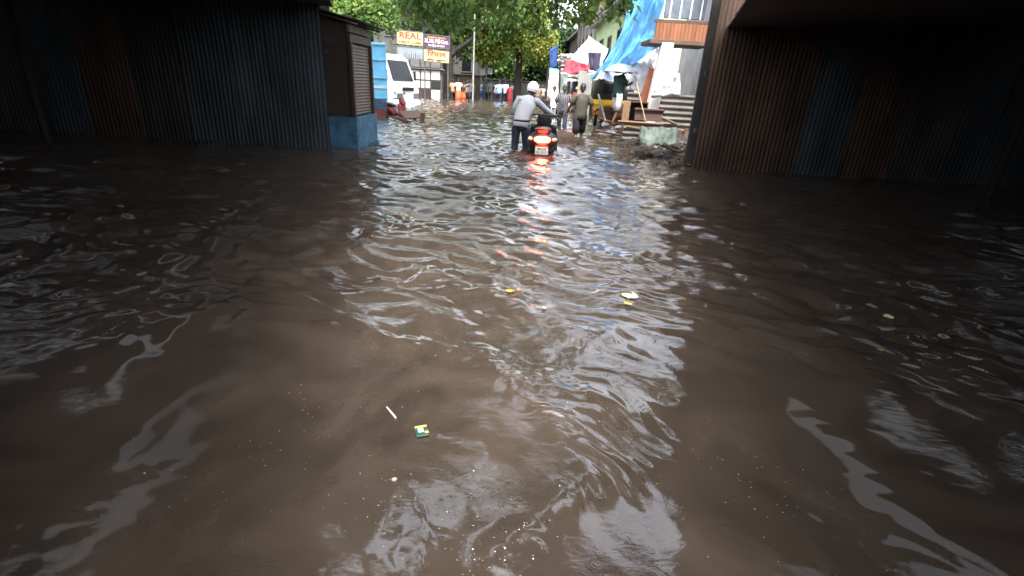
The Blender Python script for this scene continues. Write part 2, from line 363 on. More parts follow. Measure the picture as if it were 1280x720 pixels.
# overhanging tree whose sprays reach into the top of the view
GAPS = ((550, 622, 1.15, 1.0), (760, 690, 1.3, 1.0), (672, 612, .75, .7), (478, 698, .9, .7), (640, 500, .7, 1.2), (800, 560, .7, .6), (805, 640, .7, .7), (700, 540, .6, .7))   # leaf roof openings, placed to mirror as sky patches in the near water
def overhang():
    root = empty('overhanging_tree', (-6.4, 13.4, 0), 0, 'overhanging tree with dark sprays of leaves hanging into the street from above', 'tree')
    mb = MB(); limb(mb, [(0, 0, -.5), (.1, 0, 3), (.6, -.4, 5.4)], .3, .2)
    br = [[(.6, -.4, 5.2), (3.0, -1.2, 5.6), (6.2, -2.2, 4.9), (8.4, -2.6, 4.4)], [(.5, -.4, 5), (2.5, -4.0, 6.4), (5.6, -6.4, 6.6), (8.0, -8, 6.4)], [(.6, -.4, 5.3), (3, 1, 6.6), (6, 1.6, 6.8)], [(.6, -.4, 5.3), (2, 3, 6.6), (4.5, 6.5, 7.0)],
          [(3.0, -1.2, 5.6), (4.6, -3.0, 5.2), (6.4, -4.2, 4.7)], [(2.0, -3.4, 6.2), (4.6, -5.6, 5.6), (7.6, -7, 5.4)], [(2.4, -3.9, 6.3), (4.0, -7.4, 5.6), (6.2, -9.6, 5.3)], [(.6, -.4, 5), (1.6, -6, 6.0), (3.0, -9, 6.2)]]
    for b_ in br: limb(mb, b_, .12, .03, .1)
    mb.build('trunk', bark, root, 40)
    cl = []
    for b_ in br:                                   # tufts along the branches
        for _ in range(24):
            t = rng.uniform(.25, 1) * (len(b_) - 1); k = min(int(t), len(b_) - 2); q = Vector(b_[k]).lerp(Vector(b_[k + 1]), t - k)
            cl.append((q.x + rng.gauss(0, .7), q.y + rng.gauss(0, .7), q.z + rng.gauss(.1, .45)))
    cx = nrg.uniform(-3.8, 3.4, 2600); cy = nrg.uniform(3.0, 9.4, 2600)  # unseen leaf roof, added to darken reflections in the near water
    keep = (pnoise(cx * .75, cy * .75, 77) + .45 * pnoise(cx * 1.7, cy * 1.7, 78)) < .30 - .11 * cx
    for px, py, gx, gy in GAPS:
        d = _dir(px, py); t = 6.6 / -d.z; keep &= ((cx - d.x * t) / gx) ** 2 + ((cy - d.y * t) / gy) ** 2 > 1
    cz = 5.2 + .9 * pnoise(cx * .5, cy * .5, 79) + nrg.normal(size=2600) * .22
    def open_(x, y):
        for px, py, gx, gy in GAPS:
            d = _dir(px, py); t = 6.6 / -d.z
            if ((x - d.x * t) / gx) ** 2 + ((y - d.y * t) / gy) ** 2 < 1: return True
        return False
    cl = [c for c in cl if not open_(c[0] - 6.4, c[1] + 13.4)]
    for x, y, z in zip(cx[keep][:700], cy[keep][:700], cz[keep][:700]): cl.append((x + 6.4, y - 13.4, z))
    cx = nrg.uniform(-6.0, 1.2, 1500); cy = nrg.uniform(11.5, 22, 1500)  # more unseen leaf roof, added to darken the left mid-water reflections
    keep = (pnoise(cx * .6, cy * .5, 87) + .45 * pnoise(cx * 1.5, cy * 1.3, 88)) < .20 - .10 * cx
    cz = 6.9 + .9 * pnoise(cx * .5, cy * .5, 89) + nrg.normal(size=1500) * .3
    for x, y, z in zip(cx[keep][:620], cy[keep][:620], cz[keep][:620]): cl.append((x + 6.4, y - 13.4, z))
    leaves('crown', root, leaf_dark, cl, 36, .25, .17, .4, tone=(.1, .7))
    # the lowest hanging sprays
    tw = MB(); sp = []
    for px, py, Y in ((536, 4, 10), (552, 14, 10.5), (566, 20, 10), (580, 8, 11), (598, 12, 10.4), (617, 3, 10), (640, 2, 10), (662, 12, 10.2), (676, 20, 10), (690, 6, 10.6), (700, 14, 10), (716, 6, 10.4), (730, 3, 10), (745, -4, 10), (765, 0, 10.3), (786, -3, 10), (520, -2, 10), (505, -8, 10.4)):
        tip = P(px, py, Y) - Vector((-6.4, 13.4, 0)); tip.z -= .22; top = tip + Vector((rng.uniform(-.3, .3), rng.uniform(-.3, .3), 2.1))
        tw.loft([top, tip.lerp(top, .4) + Vector((.05, 0, 0)), tip], [.014, .009, .005], 5)
        for k in range(9 if px > 605 else 5):
            q = tip.lerp(top, k / 9 * .5); sp.append((q.x, q.y, q.z + .03))
    tw.build('twigs', bark, root)
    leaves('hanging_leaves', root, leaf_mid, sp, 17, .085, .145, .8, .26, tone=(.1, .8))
overhang()

# ------------------------------------------------------------------ side sheds (added low tin roofs and walls that darken the water at the sides)
fibreglass = bpy.data.materials.new('fibreglass'); fibreglass.use_nodes = True
_t = fibreglass.node_tree.nodes.new('ShaderNodeBsdfTranslucent'); _t.inputs['Color'].default_value = (.05, .055, .06, 1)
fibreglass.node_tree.links.new(_t.outputs[0], fibreglass.node_tree.nodes['Material Output'].inputs['Surface'])
def eave(sgn, Y):
    return sgn * ((.44 if sgn < 0 else .54) + .30 * (Y + .1))  # eave line shaped to keep the shade off the central strip of water
def shed(sgn, label):
    root = empty('shade_shed', (sgn * 9, 4, 0), 0, label, 'shed')
    o = Vector((sgn * 9, 4, 0))
    HE, HB, XB, Y0, Y1 = 2.5, 3.3, 17.0, -3.0, 10.3
    r = MB()
    holes = GLINT_HOLES[0 if sgn < 0 else 1]
    nY = 38
    def zat(x, e): return HE + (HB - HE) * (abs(x) - abs(e)) / (XB - abs(e))
    for i in range(nY):
        ya = Y0 + (Y1 - Y0) * i / nY; yb = Y0 + (Y1 - Y0) * (i + 1) / nY
        ea = eave(sgn, max(ya, -1.2)); eb = eave(sgn, max(yb, -1.2))
        segs = [(ea, eb)]
        xs = [(ea, eb)]
        cut = [h for h in holes if h[2] <= (ya + yb) / 2 <= h[3]]
        lo = (ea, eb); spans = []
        for h in sorted(cut, key=lambda h: abs(h[0])):
            spans.append((lo, (sgn * h[0], sgn * h[0]))); lo = (sgn * h[1], sgn * h[1])
        spans.append((lo, (sgn * XB, sgn * XB)))
        for (a0, a1), (b0, b1) in spans:
            p = [Vector((a0, ya, zat(a0, ea))), Vector((a1, yb, zat(a1, eb))), Vector((b1, yb, zat(b1, eb))), Vector((b0, ya, zat(b0, ea)))]
            q = [v - o for v in p]
            r.hexa(q, [v + Vector((0, 0, .03 + .012 * (i % 2))) for v in q])
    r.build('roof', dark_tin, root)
    for h in holes:                                  # added translucent sheets, put in to make dim glints on the side water
        k = MB(); ya = Y0 + (Y1 - Y0) * math.ceil((h[2] - Y0) / (Y1 - Y0) * nY - .5) / nY; yb = Y0 + (Y1 - Y0) * math.floor((h[3] - Y0) / (Y1 - Y0) * nY + .5) / nY
        za = [zat(h[j], eave(sgn, y)) + .012 for j, y in ((0, ya), (1, ya), (1, yb), (0, yb))]
        q = [Vector((sgn * h[j], y, z)) - o for (j, y), z in zip(((0, ya), (1, ya), (1, yb), (0, yb)), za)]
        k.add(q, [(0, 1, 2, 3)]); k.build('glint_skylight', fibreglass, root)
    w = MB()
    def cor(a, b, z0, z1, n):
        a = Vector(a) - o; b = Vector(b) - o; nd = Vector((-(b - a).y, (b - a).x, 0)).normalized()
        w.grid(lambda u, v: a.lerp(b, u) + nd * (.03 * math.sin(u * n * 2 * math.pi)) + Vector((0, 0, z0 + (z1 - z0) * v)), n * 6, 1)
    cor((sgn * XB, Y0, 0), (sgn * XB, Y1, 0), -.5, HB + .1, 40)
    cor((sgn * XB, Y0 - .02, 0), (sgn * .2, Y0 - .02, 0), -.5, HB, 50)
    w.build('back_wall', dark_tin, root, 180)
    w = MB(); x0 = 3.75 if sgn < 0 else 3.42
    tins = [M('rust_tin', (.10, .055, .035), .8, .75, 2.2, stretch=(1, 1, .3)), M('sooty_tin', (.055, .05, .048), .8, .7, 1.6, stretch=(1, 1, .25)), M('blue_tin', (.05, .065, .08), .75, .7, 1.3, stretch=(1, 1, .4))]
    x = x0; first = True
    while x < XB:
        wd = rng.uniform(.75, 1.1); w = MB(); a0 = Vector((sgn * x, Y1 - .15 + (0 if first else rng.uniform(-.03, .03)), 0)) - o; tl = 0 if first else rng.uniform(-.03, .03); ht = HB + .1
        pitch_ = rng.choice((.076, .076, .13)); amp = rng.uniform(.006, .012) if pitch_ < .1 else .016
        dn = rng.uniform(0, 9)
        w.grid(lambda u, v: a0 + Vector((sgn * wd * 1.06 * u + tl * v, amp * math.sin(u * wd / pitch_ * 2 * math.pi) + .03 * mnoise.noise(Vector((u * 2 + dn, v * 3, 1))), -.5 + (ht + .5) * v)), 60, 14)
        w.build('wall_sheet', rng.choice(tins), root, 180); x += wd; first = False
    w = MB()
    for zz in (.7, 1.75, HB): w.box(Vector((sgn * (x0 + XB) / 2, Y1 + .05, zz)) - o, (XB - x0, .09, .09))
    w.box(Vector((sgn * (x0 + XB) / 2, Y1 + .35, 1.4)) - o, (XB - x0, .06, HB + 1.6))
    w.build('end_wall', tins[1], root)
    for px_, py_ in ((8.2, 8.8), (12.5, 5.6)):
        c = MB(); c.cyl(Vector((sgn * px_, py_, -.5)) - o, Vector((sgn * px_, py_, 3.0)) - o, .06); c.build('post', dark_tin, root, 40)
GLINT_HOLES = (((2.3, 2.65, .5, 2.6), (3.6, 4.0, 2.0, 6.0), (5.2, 5.6, .5, 3.5), (5.2, 5.6, 5.2, 9.6), (6.9, 7.3, 1.5, 7.5), (8.6, 9.0, 3, 9.6), (10.4, 10.9, .5, 4.5), (10.4, 10.9, 6.5, 9.6), (12.6, 13, 2, 8), (14.6, 15, 4, 9.6)),
              ((2.5, 2.85, .2, 2.8), (3.8, 4.2, 1.4, 5.6), (5.4, 5.8, .5, 3.2), (5.4, 5.8, 4.6, 6.6), (7.2, 7.6, 1, 6), (9.0, 9.4, 2, 4.5), (9.0, 9.4, 6, 9.6), (10.9, 11.3, 1, 7.5), (13, 13.5, 3, 9.6)))
shed(-1, 'added dark tin shed that shades the side water, ending against the shuttered stall')
shed(1, 'added dark tin shed shading the side water, its end wall meeting the rubble')

# ------------------------------------------------------------------ people
def person(label, loc, rz, top, bottom, pose=None, scale=1.0, bottom_kind='trousers', sleeve='short', hair='short', head_turn=0, extras=None, group=None, sandals=False):
    """faces +Y; joints in metres for a 1.7 m figure"""
    J = dict(pel=(0, 0, .93), wai=(0, 0, 1.08), che=(0, .01, 1.28), nek=(0, 0, 1.44), hed=(0, .02, 1.50),
             shl=(-.175, 0, 1.385), ell=(-.235, -.03, 1.12), wrl=(-.235, .05, .87), shr=(.175, 0, 1.385), elr=(.235, -.03, 1.12), wrr=(.235, .05, .87),
             hil=(-.09, 0, .9), knl=(-.10, .02, .48), anl=(-.10, -.03, .08), hir=(.09, 0, .9), knr=(.10, .02, .48), anr=(.10, -.03, .08))
    J.update(pose or {}); J = {k: Vector(v) for k, v in J.items()}
    root = empty('person', loc, rz, label, 'person', group); root.scale = (scale,) * 3
    # --- body: one skinned surface
    bm = bmesh.new(); sk = bm.verts.layers.skin.verify()
    V = {}
    rad = dict(pel=.115, wai=.10, che=.115, nek=.052, hed=.062, shl=.058, ell=.042, wrl=.03, shr=.058, elr=.042, wrr=.03, hil=.085, knl=.055, anl=.038, hir=.085, knr=.055, anr=.038)
    for k in rad:
        v = bm.verts.new(J[k]); v[sk].radius = (rad[k], rad[k] * (.8 if k in ('pel', 'wai', 'che') else 1)); V[k] = v
    V['pel'][sk].use_root = True
    for l in 'lr':
        t = bm.verts.new(J['an' + l] + Vector((0, .14, -.05))); t[sk].radius = (.035, .025); bm.edges.new((V['an' + l], t))
    for a, b in (('pel', 'wai'), ('wai', 'che'), ('che', 'nek'), ('nek', 'hed'), ('che', 'shl'), ('shl', 'ell'), ('ell', 'wrl'), ('che', 'shr'), ('shr', 'elr'), ('elr', 'wrr'), ('pel', 'hil'), ('hil', 'knl'), ('knl', 'anl'), ('pel', 'hir'), ('hir', 'knr'), ('knr', 'anr')):
        bm.edges.new((V[a], V[b]))
    me = bpy.data.meshes.new('tmp'); bm.to_mesh(me); bm.free()
    o = bpy.data.objects.new('tmp', me); COL.objects.link(o)
    o.modifiers.new('skin', 'SKIN'); s = o.modifiers.new('sub', 'SUBSURF'); s.levels = s.render_levels = 1
    dg = bpy.context.evaluated_depsgraph_get(); sm = bpy.data.meshes.new_from_object(o.evaluated_get(dg))
    bpy.data.objects.remove(o)
    mb = MB(); mb.add([v.co for v in sm.vertices], [tuple(p.vertices) for p in sm.polygons]); bpy.data.meshes.remove(sm)
    # head with a face
    hc = J['hed'] + Vector((0, .015, .105)); hr = Matrix.Rotation(head_turn, 3, 'Z')
    ax = (J['hed'] - J['nek']).normalized(); hr = Vector((0, 0, 1)).rotation_difference((ax + Vector((0, 0, 1.2))).normalized()).to_matrix() @ hr
    def hf(p):
        q = p.copy()
        if q.z < 0: q.x *= 1 - .32 * min(1, -q.z) ; q.y = q.y * (1 - .12 * -q.z) + .12 * -q.z
        if q.y > .6 and abs(q.z + .12) < .3: q.y += .16 * math.exp(-(q.x / .16) ** 2) * (1 - abs(q.z + .12) / .3)
        if q.y > .5: q.y -= .07 * math.exp(-((abs(q.x) - .38) / .16) ** 2 - ((q.z - .05) / .14) ** 2)
        return q
    mb.ell(hc, (.074, .095, .118), 24, 18, hf, rot=hr)
    for sx in (-1, 1):
        mb.ell(hc + hr @ Vector((sx * .075, -.005, -.005)), (.012, .022, .032), 8, 6, rot=hr)
        mb.ell(hc + hr @ Vector((sx * .028, .083, .006)), (.014, .008, .008), 8, 6, mi=1, rot=hr)
    mb.ell(hc + hr @ Vector((0, .088, -.062)), (.026, .008, .008), 8, 6, mi=2, rot=hr)
    # hands
    for l, sx in (('l', -1), ('r', 1)):
        w = J['wr' + l]; d = (w - J['el' + l]).normalized(); side = Vector((0, 1, 0)) - d * d.y
        if side.length < .2: side = Vector((1, 0, 0)) - d * d.x
        side.normalize(); nrm = d.cross(side)
        pc = w + d * .045
        mb.loft([w - d * .01, pc, w + d * .095], [(.026, .02), (.040, .018), (.040, .014)], 10, side=side)
        for k in range(4):
            b = w + d * .088 + side * (.029 - .0195 * k); ln = (.066, .076, .070, .055)[k]; cu = nrm * (-sx)
            mb.loft([b, b + d * ln * .5 + cu * .006, b + d * ln * .8 + cu * .022, b + d * ln * .88 + cu * .038], [.0095, .009, .008, .006], 6, side=side)
        b = w + d * .03 + side * .034
        mb.loft([b, b + d * .03 + side * .022, b + d * .058 + side * .024], [.012, .011, .008], 6, side=nrm)
    lips = M('lips', (.12, .05, .04), .5)
    mb.build('body', [skin_m, eye_m, lips], root, 180)
    # hair
    if hair:
        h = MB()
        def hh(p):
            q = p.copy(); w = 1 + .07 * mnoise.noise(p * 4)
            if q.y > .3: q.z = max(q.z, .42)
            return q * w
        h.ell(hc + hr @ Vector((0, -.008, .014)), (.082, .103, .118), 20, 14, hh, lo=-.32 if hair == 'short' else -.6, rot=hr)
        if hair == 'long': h.loft([hc + Vector((0, -.08, 0)), hc + Vector((0, -.115, -.15)), hc + Vector((0, -.10, -.32))], [(.065, .04), (.06, .035), (.03, .02)], 10)
        h.build('hair', hair_m, root, 180)
    # shirt
    sh = MB()
    up = J['nek'] - J['che']
    ht = J['pel'] + (J['pel'] - J['wai']).normalized() * (.10 if bottom_kind != 'dress' else .42)
    sh.loft([ht, J['pel'] + Vector((0, 0, .02)), J['wai'], J['wai'].lerp(J['che'], .55), J['che'] + up * .15, J['shl'].lerp(J['shr'], .5) + up.normalized() * .005, J['nek'] + up * -.12, J['nek'] + up * .12],
            [(.178, .128), (.172, .125), (.16, .115), (.182, .125), (.19, .122), (.175, .095), (.10, .07), (.068, .062)], 22, side=(J['shr'] - J['shl']), caps=False, wob=.10)
    for l in 'lr':
        a, b, c = J['sh' + l], J['el' + l], J['wr' + l]
        inn = a.lerp(J['che'] + up * .45, .45)
        if sleeve == 'long': pts = [inn, a, a.lerp(b, .5), b, b.lerp(c, .5), b.lerp(c, .93)]; rr = [.078, .077, .066, .057, .05, .043]
        else: pts = [inn, a, a.lerp(b, .4), a.lerp(b, .8)]; rr = [.078, .077, .07, .069]
        sh.loft(pts, rr, 14, side=(0, 1, 0), caps=False, wob=.14)
    sh.build('shirt', top, root, 180, solid=.006)
    # lower garment
    lo = MB()
    wt = J['pel'] + Vector((0, 0, .07))
    if bottom_kind in ('trousers', 'shorts'):
        lo.loft([wt, J['pel'] + Vector((0, 0, .0)), J['hil'].lerp(J['hir'], .5) + Vector((0, 0, -.05)), J['hil'].lerp(J['hir'], .5) + Vector((0, 0, -.10))], [(.155, .115), (.168, .125), (.168, .122), (.15, .10)], 20, caps=False, wob=.05)
        for l in 'lr':
            a, b, c = J['hi' + l], J['kn' + l], J['an' + l]
            if bottom_kind == 'trousers': pts = [a + Vector((0, 0, .03)), a.lerp(b, .3), a.lerp(b, .65), b, b.lerp(c, .5), c + Vector((0, 0, .02))]; rr = [.10, .097, .082, .072, .066, .062]
            else: pts = [a + Vector((0, 0, .03)), a.lerp(b, .3), a.lerp(b, .65), b.lerp(c, .08)]; rr = [.10, .10, .094, .092]
            lo.loft(pts, rr, 16, caps=False, wob=.12)
        nm = bottom_kind
    else:
        ac = J['anl'].lerp(J['anr'], .5)
        lo.loft([wt, J['pel'], J['pel'].lerp(ac, .4), ac + Vector((0, 0, .12))], [(.15, .115), (.18, .13), (.2, .15), (.24, .19)], 22, caps=False, wob=.12); nm = 'skirt'
    lo.build(nm, bottom, root, 180, solid=.006)
    if extras: extras(root, J, hc, hr)
    return root
def helmet_part(root, hc, hr, mat, vis=True):
    h = MB()
    def fn(p):
        q = p.copy()
        if q.y > .45 and q.z < .25: q.y = .45 + (q.y - .45) * .25
        return q
    h.ell(hc + hr @ Vector((0, -.005, .015)), (.125, .145, .138), 24, 16, fn, lo=-.62, rot=hr)
    h.build('helmet', mat, root, 180)
    if vis:
        v = MB(); v.ell(hc + hr @ Vector((0, .015, -.005)), (.122, .125, .075), 20, 10, lambda p: Vector((p.x, abs(p.y), p.z)), rot=hr); v.build('visor', dark_glass, root, 180)
walkA = dict(knl=(-.10, .16, .52), anl=(-.10, .10, .12), knr=(.10, -.02, .48), anr=(.10, -.22, .14), ell=(-.25, -.12, 1.14), wrl=(-.24, -.10, .90), elr=(.25, .04, 1.12), wrr=(.24, .17, .92))
walkB = dict(knr=(.10, .16, .52), anr=(.10, .10, .12), knl=(-.10, -.02, .48), anl=(-.10, -.22, .14), elr=(.26, -.10, 1.14), wrr=(.25, -.06, .90), ell=(-.25, .05, 1.12), wrl=(-.25, .18, .95))
cloth = lambda n, c, v=.2: M(n, c, .8, v, 8, bump=.7)

# helmeted man wheeling the scooter
mp = G(653, 187); mp.z = RD
person('man in grey long-sleeved shirt, jeans and white helmet wheeling a scooter', mp, R(-6), cloth('pale_grey_shirt', (.44, .48, .54), .12), denim,
       dict(pel=(-.05, -.06, .93), wai=(-.04, .02, 1.10), che=(.03, .13, 1.29), nek=(.09, .20, 1.44), hed=(.12, .25, 1.50),
            shl=(-.14, .12, 1.40), ell=(-.26, .13, 1.14), wrl=(-.02, .36, 1.02), shr=(.23, .17, 1.37), elr=(.42, .34, 1.21), wrr=(.64, .52, 1.07),
            hil=(-.15, -.06, .9), knl=(-.17, .0, .48), anl=(-.19, -.12, .08), hir=(.04, -.05, .9), knr=(.06, .05, .48), anr=(.07, -.04, .08)),
       1.06, sleeve='long', hair=None, extras=lambda r, J, hc, hr: (helmet_part(r, hc, hr, white_paint),
       MB().loft([J['pel'] + Vector((0, 0, .045)), J['pel'] + Vector((0, 0, .085))], [(.176, .13), (.176, .13)], 20, caps=False).build('belt', black_plastic, r, 60, solid=.006)))
op = G(723, 172); op.z = RD + .05
person('man in olive shirt and black shorts wading away past the brown sack', op, R(6), cloth('olive_shirt', (.085, .08, .055)), dark_cloth, dict(walkB, ell=(-.30, .02, 1.15), wrl=(-.36, .16, .96), elr=(.30, -.06, 1.14), wrr=(.34, -.02, .90)), 1.07, 'shorts', 'short')
def stripes(n, c1, c2):
    m = M(n, c1, .8, .15, 10); c1 = tuple(v * .66 for v in c1); c2 = tuple(v * .66 for v in c2); nt = m.node_tree; b = nt.nodes['Principled BSDF']
    w = nt.nodes.new('ShaderNodeTexWave'); w.inputs['Scale'].default_value = 5; w.bands_direction = 'X'
    tc = [q for q in nt.nodes if q.type == 'TEX_COORD'][0]; nt.links.new(tc.outputs['Object'], w.inputs['Vector'])
    mx = nt.nodes.new('ShaderNodeMix'); mx.data_type = 'RGBA'; mx.inputs['A'].default_value = (*c1, 1); mx.inputs['B'].default_value = (*c2, 1)
    nt.links.new(w.outputs['Fac'], mx.inputs['Factor']); nt.links.new(mx.outputs['Result'], b.inputs['Base Color'])
    return m
sp_ = G(702, 158); sp_.z = RD
person('man in striped grey shirt and blue jeans wading towards the viewer', sp_, R(172), stripes('striped_shirt', (.05, .045, .06), (.26, .23, .26)), denim, dict(walkA, elr=(.27, .05, 1.14), wrr=(.20, .22, 1.0), ell=(-.28, 0, 1.14), wrl=(-.26, .12, .92)), 1.06)
# umbrella carrier on the rubble
UM = P(768, 150, 15.0); UM.z = .40
um_root = person('man in dark green shirt and white shorts standing on the rubble under an umbrella', UM, R(-62), cloth('green_shirt', (.012, .075, .055)), cloth('white_shorts', (.72, .73, .74), .08),
       dict(che=(0, .05, 1.27), nek=(0, .09, 1.43), hed=(0, .14, 1.49), elr=(.22, .14, 1.16), wrr=(.12, .32, 1.22), ell=(-.23, .10, 1.12), wrl=(-.21, .22, .90), knl=(-.10, .10, .50), anl=(-.1, .12, .08), anr=(.10, -.16, .08)), .92, 'shorts', 'short')
# distant figures
far_specs = [
    (551, 122, 'woman in red top walking near the notice boards', (.36, .02, .045), (.014, .015, .02), 'trousers', 'long', R(150), walkA, 1.0),
    (566.5, 124, 'person in orange and white top beside the pink shirted walker', (.75, .32, .18), (.014, .015, .02), 'trousers', 'short', R(20), walkB, 1.02),
    (573, 124.5, 'person in pale pink shirt and orange skirt walking away', (.66, .5, .48), (.62, .12, .04), 'skirt', 'short', R(-10), walkA, 1.05),
    (579.5, 124, 'small person in dark top and orange skirt', (.05, .03, .035), (.62, .12, .04), 'skirt', 'short', R(10), walkB, .96),
    (584, 125, 'person in beige shirt leaning close to a companion', (.36, .29, .24), (.014, .015, .02), 'shorts', 'short', R(-30), dict(walkA, elr=(.30, .15, 1.2), wrr=(.36, .2, 1.38)), 1.0),
    (588.5, 125.5, 'person in dark grey vest and navy shorts beside the lamp pole', (.12, .115, .11), (.016, .018, .03), 'shorts', 'short', R(40), dict(walkB, ell=(-.3, .15, 1.2), wrl=(-.36, .18, 1.36)), 1.04),
    (613, 125, 'man in dark grey shirt at the edge of the group by the lamp pole', (.085, .09, .105), (.05, .04, .045), 'trousers', 'short', R(10), walkA, 1.08),
    (619.5, 125, 'man in white top half hidden by the light blue shirt', (.66, .68, .72), (.05, .06, .1), 'trousers', 'short', R(0), walkB, 1.03),
    (624, 126.5, 'man in light blue shirt wading away', (.24, .38, .66), (.016, .02, .04), 'trousers', 'short', R(-8), walkA, 1.07),
    (631, 126, 'man in white shirt with a black strap walking away', (.75, .76, .78), (.014, .015, .02), 'trousers', 'short', R(-15), walkB, 1.08),
    (637, 126.5, 'small person in red dress walking away', (.4, .03, .05), (.3, .02, .04), 'dress', 'short', R(0), walkA, .92),
    (641.5, 125.5, 'person in white clothes beside the straight dark trunk', (.72, .73, .75), (.6, .61, .63), 'trousers', 'short', R(5), walkB, 1.02),
    (601, 120.5, 'person in patterned shirt standing over the blue drum', (.28, .29, .32), (.03, .05, .2), 'trousers', 'short', R(170), {}, .98),
    (684, 134, 'person in dark clothes standing under the leaning dark post', (.04, .038, .04), (.02, .02, .024), 'trousers', 'short', R(120), {}, 1.0),
    (607.5, 124, 'person in dark teal shirt half hidden by the man in dark grey', (.03, .09, .10), (.02, .02, .025), 'trousers', 'short', R(20), walkB, 1.0),
    (628, 123.5, 'person in navy shirt behind the white shirted man', (.03, .04, .10), (.03, .03, .035), 'trousers', 'short', R(-20), walkA, 1.02),
    (646, 124, 'person in grey checked shirt peering round the dark trunk', (.2, .2, .21), (.03, .03, .04), 'trousers', 'short', R(30), walkB, 1.04),
    (560, 121.5, 'person in faded orange kurta walking behind the red topped woman', (.5, .2, .1), (.3, .25, .2), 'trousers', 'short', R(100), walkB, .98),
    (594.5, 121, 'person in brown shirt just beyond the thin grey pole', (.10, .07, .05), (.02, .02, .025), 'trousers', 'short', R(60), walkA, 1.0),
    (672, 131, 'person in tan shirt standing by the far stall cloth', (.32, .24, .15), (.05, .045, .04), 'trousers', 'short', R(200), walkA, 1.0),
    (678, 129, 'person in cream shirt under the far stall awning', (.5, .47, .4), (.06, .05, .05), 'trousers', 'short', R(160), walkB, .98),
    (719, 141, 'person in red shirt and yellow cap ahead of the olive shirted man', (.45, .06, .05), (.1, .08, .07), 'trousers', 'short', R(150), walkA, .98),
]
for i, (px, py, lab, c1, c2, kind, slv, rz, ps, s) in enumerate(far_specs):
    q = G(px, py); q.z = -.36 if q.y > 35 else -.35
    ex = None
    if 'yellow cap' in lab:
        ex = lambda r, J, hc, hr: MB().ell(hc + Vector((0, 0, .02)), (.09, .115, .12), 16, 10, lo=0.05).build('cap', M('yellow_cap', (.75, .5, .04), .6, .1), r, 180)
    person(lab, q, rz, cloth('top_%s' % '_'.join(lab.split()[2:5]), c1), cloth('lower_%s' % '_'.join(lab.split()[2:5]), c2), dict(ps), s, 'skirt' if kind == 'dress' else kind, slv, 'long' if 'woman' in lab else 'short', extras=ex, group=None)

# ------------------------------------------------------------------ umbrella
def umbrella():
    hand = um_root.matrix_basis @ Vector((.12, .34, 1.20))
    c = P(777, 79.5, hand.y)
    root = empty('umbrella', hand, 0, 'open grey umbrella held over the man in green shirt', 'umbrella')
    apex = c - hand; a = MB(); n = 8; Rr = .50; drop = .24
    vs = [apex]; rings = 6
    for k in range(1, rings + 1):
        for j in range(n * 4):
            t = k / rings; ph = 2 * math.pi * j / (n * 4); sc_ = 1 - .06 * t * abs(math.sin(ph * n / 2))
            vs.append(apex + Vector((math.cos(ph) * Rr * t * sc_, math.sin(ph) * Rr * t * sc_, -drop * t ** 1.9 + .025 * t * abs(math.sin(ph * n / 2)))))
    N = n * 4; fs = [(0, 1 + j, 1 + (j + 1) % N) for j in range(N)]
    for k in range(rings - 1):
        for j in range(N): fs.append((1 + k * N + j, 1 + (k + 1) * N + j, 1 + (k + 1) * N + (j + 1) % N, 1 + k * N + (j + 1) % N))
    a.add(vs, fs); a.build('canopy', M('umbrella_cloth', (.42, .45, .5), .5, .12), root, 180, solid=.004)
    s = MB(); s.cyl(apex + Vector((0, 0, .05)), Vector((0, 0, -.02)), .008); s.build('shaft', grey_metal, root, 60)
    s = MB(); s.loft([(0, 0, .03), (0, 0, -.08), (.03, 0, -.12), (.06, 0, -.10)], [.014] * 4, 8); s.build('handle', black_plastic, root, 60)
    for j in range(n):
        ph = 2 * math.pi * j / n; r = MB()
        r.loft([apex + Vector((0, 0, -.01)), apex + Vector((math.cos(ph) * Rr * .5, math.sin(ph) * Rr * .5, -drop * .27 - .012)), apex + Vector((math.cos(ph) * Rr, math.sin(ph) * Rr, -drop - .008))], [.004] * 3, 5)
        r.build('rib', grey_metal, root)
umbrella()

